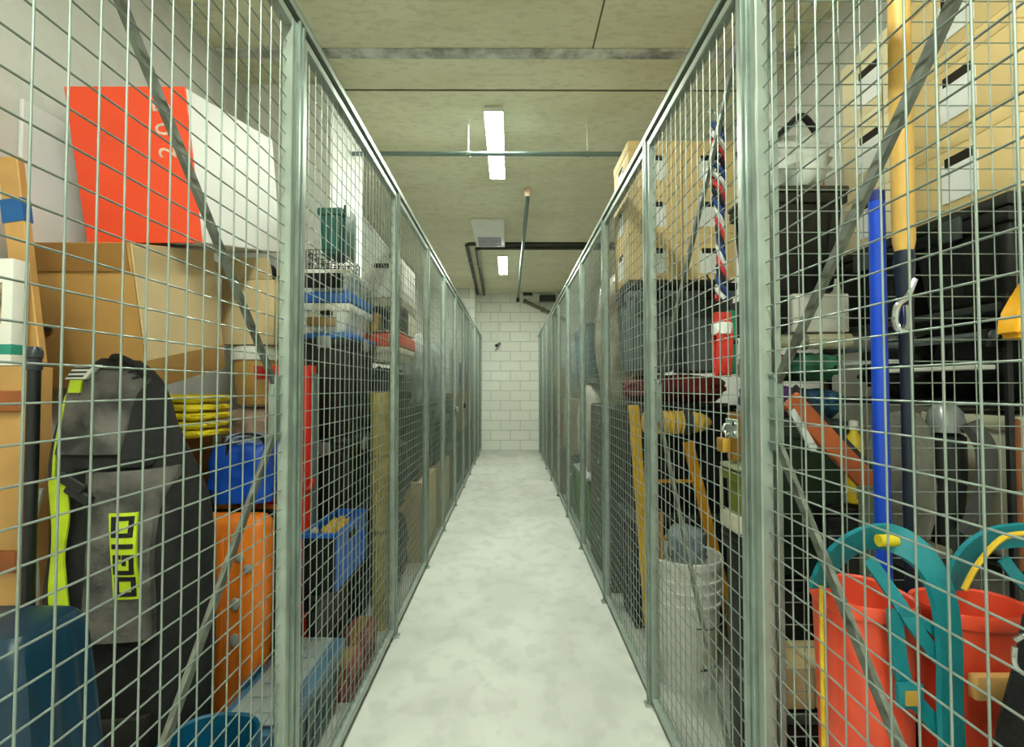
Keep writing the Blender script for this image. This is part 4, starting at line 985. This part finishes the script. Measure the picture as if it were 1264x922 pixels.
# --- nearest right locker ----------------------------------------------------
t = thing('blue_pole', 'bright blue pole standing upright in the near right locker', 'pole', (at(1086, 450, 1.09).x, 1.09, 0))
zt = at(1086, 238, 1.09).z
b = nb(); tube(b, [(0, 0, 0), (0, 0, zt - .02)], .0158, 14); link('tube', b, mat('pole_blue', (14, 72, 206), .35, 0, .1, 6), t)
b = nb(); lathe(b, [(.0165, zt - .0195), (.0165, zt), (.008, zt + .006)], 14); link('cap', b, mat('cap_navy', (20, 40, 120), .4), t)
pf = at(1116, 310, 1.05)
t = thing('long_handled_tool', 'long yellow wooden handled tool with a black socket beside the blue pole', 'tool', (pf.x, 1.05, 0))
HWD = mat('handle_wood', (226, 178, 92), .5, 0, .15, 7)
b = nb(); lathe(b, [(.017, pf.z), (.0205, pf.z + .02), (.0215, pf.z + .3), (.02, 2.2), (.012, 2.22)], 18); link('handle', b, HWD, t)
b = nb(); lathe(b, [(.010, 0), (.012, .004), (.012, 1.3), (.016, pf.z - .08), (.02, pf.z - .02), (.018, pf.z - .0005)], 16); link('socket', b, mat('socket_navy', (34, 42, 58), .4, .3), t)
pk = at(1098, 378, 1.0)
b = nb(); tube(b, smooth([V((.008, -.016, pf.z - .065)), V((-.012, -.022, pf.z - .10)), V((-.036, -.025, pf.z - .12)), V((-.042, -.025, pf.z - .155)), V((-.03, -.025, pf.z - .175)), V((-.016, -.022, pf.z - .16)), V((-.012, -.016, pf.z - .12))], 5), .0065, 8); link('chrome_hook', b, CHROME, t)
# yellow reel hanging on the divider
q0 = at(1252, 408, 1.08)
t = thing('hanging_tool_case', 'yellow plastic piece with an orange screw hanging at the right edge', 'tool', (q0.x + .1, 1.08, 1.3))
b = nb(); q = [(-.016, -.016), (.22, -.02), (.24, .15), (.06, .14), (.02, .085), (-.012, .03)]
vs = [b.verts.new((q0.x + u, 1.055, q0.z + v_)) for u, v_ in q]; f = b.faces.new(vs)
r = bmesh.ops.extrude_face_region(b, geom=[f]); bmesh.ops.translate(b, verts=[g for g in r['geom'] if isinstance(g, bmesh.types.BMVert)], vec=(0, .06, 0))
bmesh.ops.bevel(b, geom=list(b.edges), offset=.012, segments=3, affect='EDGES'); wpart(t, 'body', b, mat('case_yellow', (244, 176, 24), .35, 0, .06, 6))
b = nb(); lathe(b, [(.009, 0), (.009, .005), (.005, .007)], 14); b.transform(Matrix.Translation((q0.x, 1.0555, q0.z)) @ Matrix.Rotation(PI / 2, 4, 'X')); wpart(t, 'screw', b, mat('screw_orange', (220, 110, 20), .4))
b = nb(); tube(b, smooth([(q0.x + .12, 1.08, q0.z + .135), (q0.x + .12, 1.10, q0.z + .2), (q0.x + .12, 1.125, q0.z + .22), (q0.x + .12, 1.132, q0.z + .2)], 4), .004, 6); wpart(t, 'hook', b, CHROME)

def tub(name, label, cx, cy, rx, ry, h, hoops, lean, extra):
    t = thing(name, label, 'tub', (cx, cy, 0))
    b = nb(); prof = [(.74, 0), (.78, .01), (.93, h * .75), (1.0, h - .03), (1.06, h - .025), (1.07, h - .008), (1.03, h), (.98, h - .004), (.93, h - .05), (.72, .06), (.1, .05)]
    R = []; n = 56
    for r, z in prof:
        ring = []
        for j in range(n):
            a = 2 * PI * j / n; ca, sa = math.cos(a), math.sin(a); q = (abs(ca) ** 2.6 + abs(sa) ** 2.6) ** (-1 / 2.6)
            k = 1 + (.018 * math.cos(a * 14) if .02 < z < h - .05 and r > .77 else 0)
            ring.append(b.verts.new((r * rx * q * ca * k + lean * (z / h) ** 2, r * ry * q * sa * k, z)))
        R.append(ring)
    for j in range(len(R) - 1):
        for i in range(n): b.faces.new((R[j][i], R[j][(i + 1) % n], R[j + 1][(i + 1) % n], R[j + 1][i]))
    b.faces.new(R[0][::-1]); b.faces.new(R[-1]); link('shell', b, REDC, t)
    for nm, pts, w, m, side in hoops:
        s = smooth(pts, 7)
        b = nb()
        if side == 'inplane':
            sd = []
            for k in range(len(s)):
                tg = (s[min(k + 1, len(s) - 1)] - s[max(k - 1, 0)]).normalized(); sd.append(tg.cross(V((-.25, 1, .1))))
            band(b, s, w, .009, sd)
        elif side == 'cord': tube(b, s, w, 6)
        else: band(b, s, w, .006, V(side))
        wpart(t, nm, b, m)
    return t
YC1 = mat('yellow_cord', (222, 184, 40), .7, 0, .1, 20)
H1 = [at(1012, 724, .985), at(1026, 694, .965), at(1058, 668, .94), at(1100, 664, .91), at(1140, 690, .88), at(1163, 735, .862), at(1172, 800, .858), at(1174, 900, .858), V((.765, .858, .4)), V((.76, .858, .02))]
t1 = tub('plastic_tub', 'coral red tall tub under the complete teal strap hoop, close to the fence', .69, .985, .075, .085, .872,
         [('teal_hoop', H1, .05, TEALS, 'inplane'),
          ('cross_strap', [at(1072, 690, .90), at(1100, 730, .885), at(1130, 775, .866), at(1160, 815, .864)], .022, TEALS, (1, 0, .6)),
          ('cross_strap', [at(1165, 790, .866), at(1140, 768, .868), at(1112, 752, .872)], .016, TEALS, (0, 0, 1)),
          ('side_strap', [at(1104, 752, .878), at(1108, 800, .872), at(1120, 850, .868), at(1160, 900, .866)], .026, TEALS, (1, 0, 0)),
          ('yellow_cord', [V((.603, .97, .885)), V((.602, .97, .7)), V((.603, .97, .4)), V((.602, .97, .05))], .0045, YC1, 'cord')], .0, None)
b = nb(); p = at(1121, 858, .86); rb(b, p.x - .022, p.x + .022, .852, .863, p.z - .02, p.z + .022, .003); bk = wpart(t1, 'buckle', b, TEALS)
b = nb(); rb(b, p.x - .012, p.x + .012, .8495, .8518, p.z - .012, p.z + .012); wpart(bk, 'tag', b, mat('tag_tan', (190, 150, 60), .6), top=t1)
p = at(1090, 664, .92)
b = nb(); tube(b, [(p.x - .02, .905, p.z), (p.x + .012, .905, p.z)], .011, 12); wpart(t1, 'grip', b, mat('grip_yellow', (220, 200, 30), .5))
H2 = [at(1178, 728, .99), at(1184, 700, .985), at(1205, 675, .98), at(1240, 662, .97), at(1290, 668, .955), at(1330, 730, .95), V((1.11, .95, .5)), V((1.10, .95, .02))]
t2 = tub('plastic_tub', 'wide coral red tub with yellow cord and wooden slat, beside the black backpack', .877, .955, .093, .066, .862,
         [('teal_hoop', H2, .046, TEALS, 'inplane'),
          ('cross_strap', [at(1238, 690, .95), at(1255, 712, .945), at(1290, 745, .94)], .022, TEALS, (1, 0, .6)),
          ('yellow_cord', [at(1190, 728, .93), at(1205, 700, .93), at(1228, 672, .935), at(1250, 660, .94), at(1290, 658, .945)], .005, YC1, 'cord')], 0, None)
b = nb(); p = at(1190, 832, .87); q = at(1240, 862, .87); rb(b, .797, .935, .86, .878, q.z, p.z, .004); wpart(t2, 'wooden_slat', b, PINE)
# --- black backpack in the lower right corner --------------------------------
t = thing('backpack', 'black backpack with a silver clip in the lower right corner', 'bag', (.87, .73, 0))
b = nb(); R = []
for j in range(30):
    f = j / 29; z = .98 * f; ring = []
    xl = .724 + .10 * max(0, f - .45) ** 1.4 * 1.7; hw = (1.03 - xl) / 2 * (1 if f < .93 else 1 - (f - .93) * 6); cx = (xl + 1.03) / 2; dd = .105 * (1 - .35 * max(0, f - .6) / .4)
    if j == 0: hw *= .94; dd *= .92
    for i in range(44):
        th = 2 * PI * i / 44; ca, sa = math.cos(th), math.sin(th); q = (abs(ca) ** 3.4 + abs(sa) ** 3.4) ** (-1 / 3.4)
        nz = 1 + .05 * noise.noise(V((ca * 2, sa * 2, z * 7)))
        ring.append(b.verts.new((cx + hw * ca * q * nz, .73 + dd * sa * q * nz, z)))
    R.append(ring)
for j in range(29):
    for i in range(44): b.faces.new((R[j][i], R[j][(i + 1) % 44], R[j + 1][(i + 1) % 44], R[j + 1][i]))
b.faces.new(R[0][::-1]); b.faces.new(R[-1]); wpart(t, 'body', b, BLACKF, 60)
b = nb(); rb(b, .752, 1.0, .585, .64, .12, .60, .03, 4); wpart(t, 'front_pocket', b, mat('pocket_black', (24, 24, 24), .8, 0, .3, 10, .3, 50))
b = nb(); tube(b, smooth([(.757, .582, .45), (.775, .58, .57), (.83, .58, .585), (.92, .58, .585), (.98, .58, .56)], 5), .006, 6); wpart(t, 'zip_piping', b, DGREYP)
pz = at(1243, 800, .66)
b = nb(); tube(b, smooth([(pz.x - .01, .64, pz.z + .02), (pz.x + .004, .635, pz.z + .03), (pz.x + .012, .635, pz.z + .01), (pz.x + .004, .635, pz.z - .02), (pz.x - .01, .64, pz.z - .012), (pz.x - .01, .64, pz.z + .012)], 4), .003, 6); wpart(t, 'carabiner', b, CHROME)

# --- further right lockers -----------------------------------------------------
t = thing('wrapped_furniture', 'tall piece wrapped in cloudy plastic past the third right post', 'furniture', (.80, 3.45, 0))
b = nb(); rb(b, .62, .98, 3.08, 3.85, 0, 1.15, .02, 3); wpart(t, 'base_cabinet', b, mat('dark_grey_wood', (62, 64, 56), .6, 0, .2, 6))
b = nb(); lump(b, .36, .76, .92, 91, .12, 5, 4, c=(.80, 3.47, 1.152)); wpart(t, 'plastic_wrap', b, mat('cloudy_plastic', (176, 172, 156), .35, 0, .4, 7, .4, 14, col2=(112, 92, 62)), 60)
for k in range(4):
    b = nb(); z = .12 + k * .26; rb(b, .616, .6215, 3.12, 3.81, z, z + .22, .002, 1); d_ = wpart(t, 'drawer', b, mat('drawer_grey', (84, 86, 76), .6, 0, .2, 6))
    b = nb(); rb(b, .609, .6155, 3.42, 3.5, z + .1, z + .12, .002, 1); wpart(d_, 'knob', b, CHROME, top=t)
sack('white_bag', 'white cloth bag with grey marks bulging past the fourth right post', 'bag', .605, .9, 4.0, 4.75, .55, 1.35, mat('white_bag', (206, 202, 190), .8, 0, .2, 8, .3, 20), 92, .2, 5)
tote('green_tote', 'green tote on the floor under the white cloth bag', 'tote', .61, .95, 4.0, 4.8, 0, .545, mat('leaf_green', (92, 148, 62), .5, 0, .15, 5), WHITEP)
tote('blue_tote', 'pale blue tote on top of the white cloth bag', 'tote', .61, .95, 4.0, 4.8, 1.36, 1.8, mat('pale_blue', (112, 140, 150), .5, 0, .15, 5), GREYP)
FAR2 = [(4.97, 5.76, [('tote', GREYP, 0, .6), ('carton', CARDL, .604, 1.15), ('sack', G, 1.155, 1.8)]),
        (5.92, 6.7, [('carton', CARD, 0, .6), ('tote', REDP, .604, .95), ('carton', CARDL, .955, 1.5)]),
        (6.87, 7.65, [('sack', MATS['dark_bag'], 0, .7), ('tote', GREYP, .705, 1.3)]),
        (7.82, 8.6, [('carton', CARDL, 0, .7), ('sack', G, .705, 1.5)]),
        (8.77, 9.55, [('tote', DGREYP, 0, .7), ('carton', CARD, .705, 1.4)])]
far('right', FAR2, 5)

# ------------------------------------------------------------------ camera, world, view
cd = bpy.data.cameras.new('camera'); cam = bpy.data.objects.new('camera', cd); C.objects.link(cam)
cam.location = CAM; cam.rotation_euler = CROT
cd.sensor_width = 36; cd.lens = 36 * F_ / W_; cd.clip_start = .02
SC.camera = cam
w = bpy.data.worlds.new('world'); SC.world = w; w.use_nodes = True
w.node_tree.nodes['Background'].inputs['Color'].default_value = (.6, .62, .6, 1)
w.node_tree.nodes['Background'].inputs['Strength'].default_value = .2
vs = SC.view_settings
vs.view_transform = 'Standard'; vs.look = 'None'; vs.gamma = 1; vs.use_curve_mapping = False
vs.exposure = 2.25
SC.cycles.max_bounces = 8; SC.cycles.diffuse_bounces = 5
SC.cycles.use_denoising = True
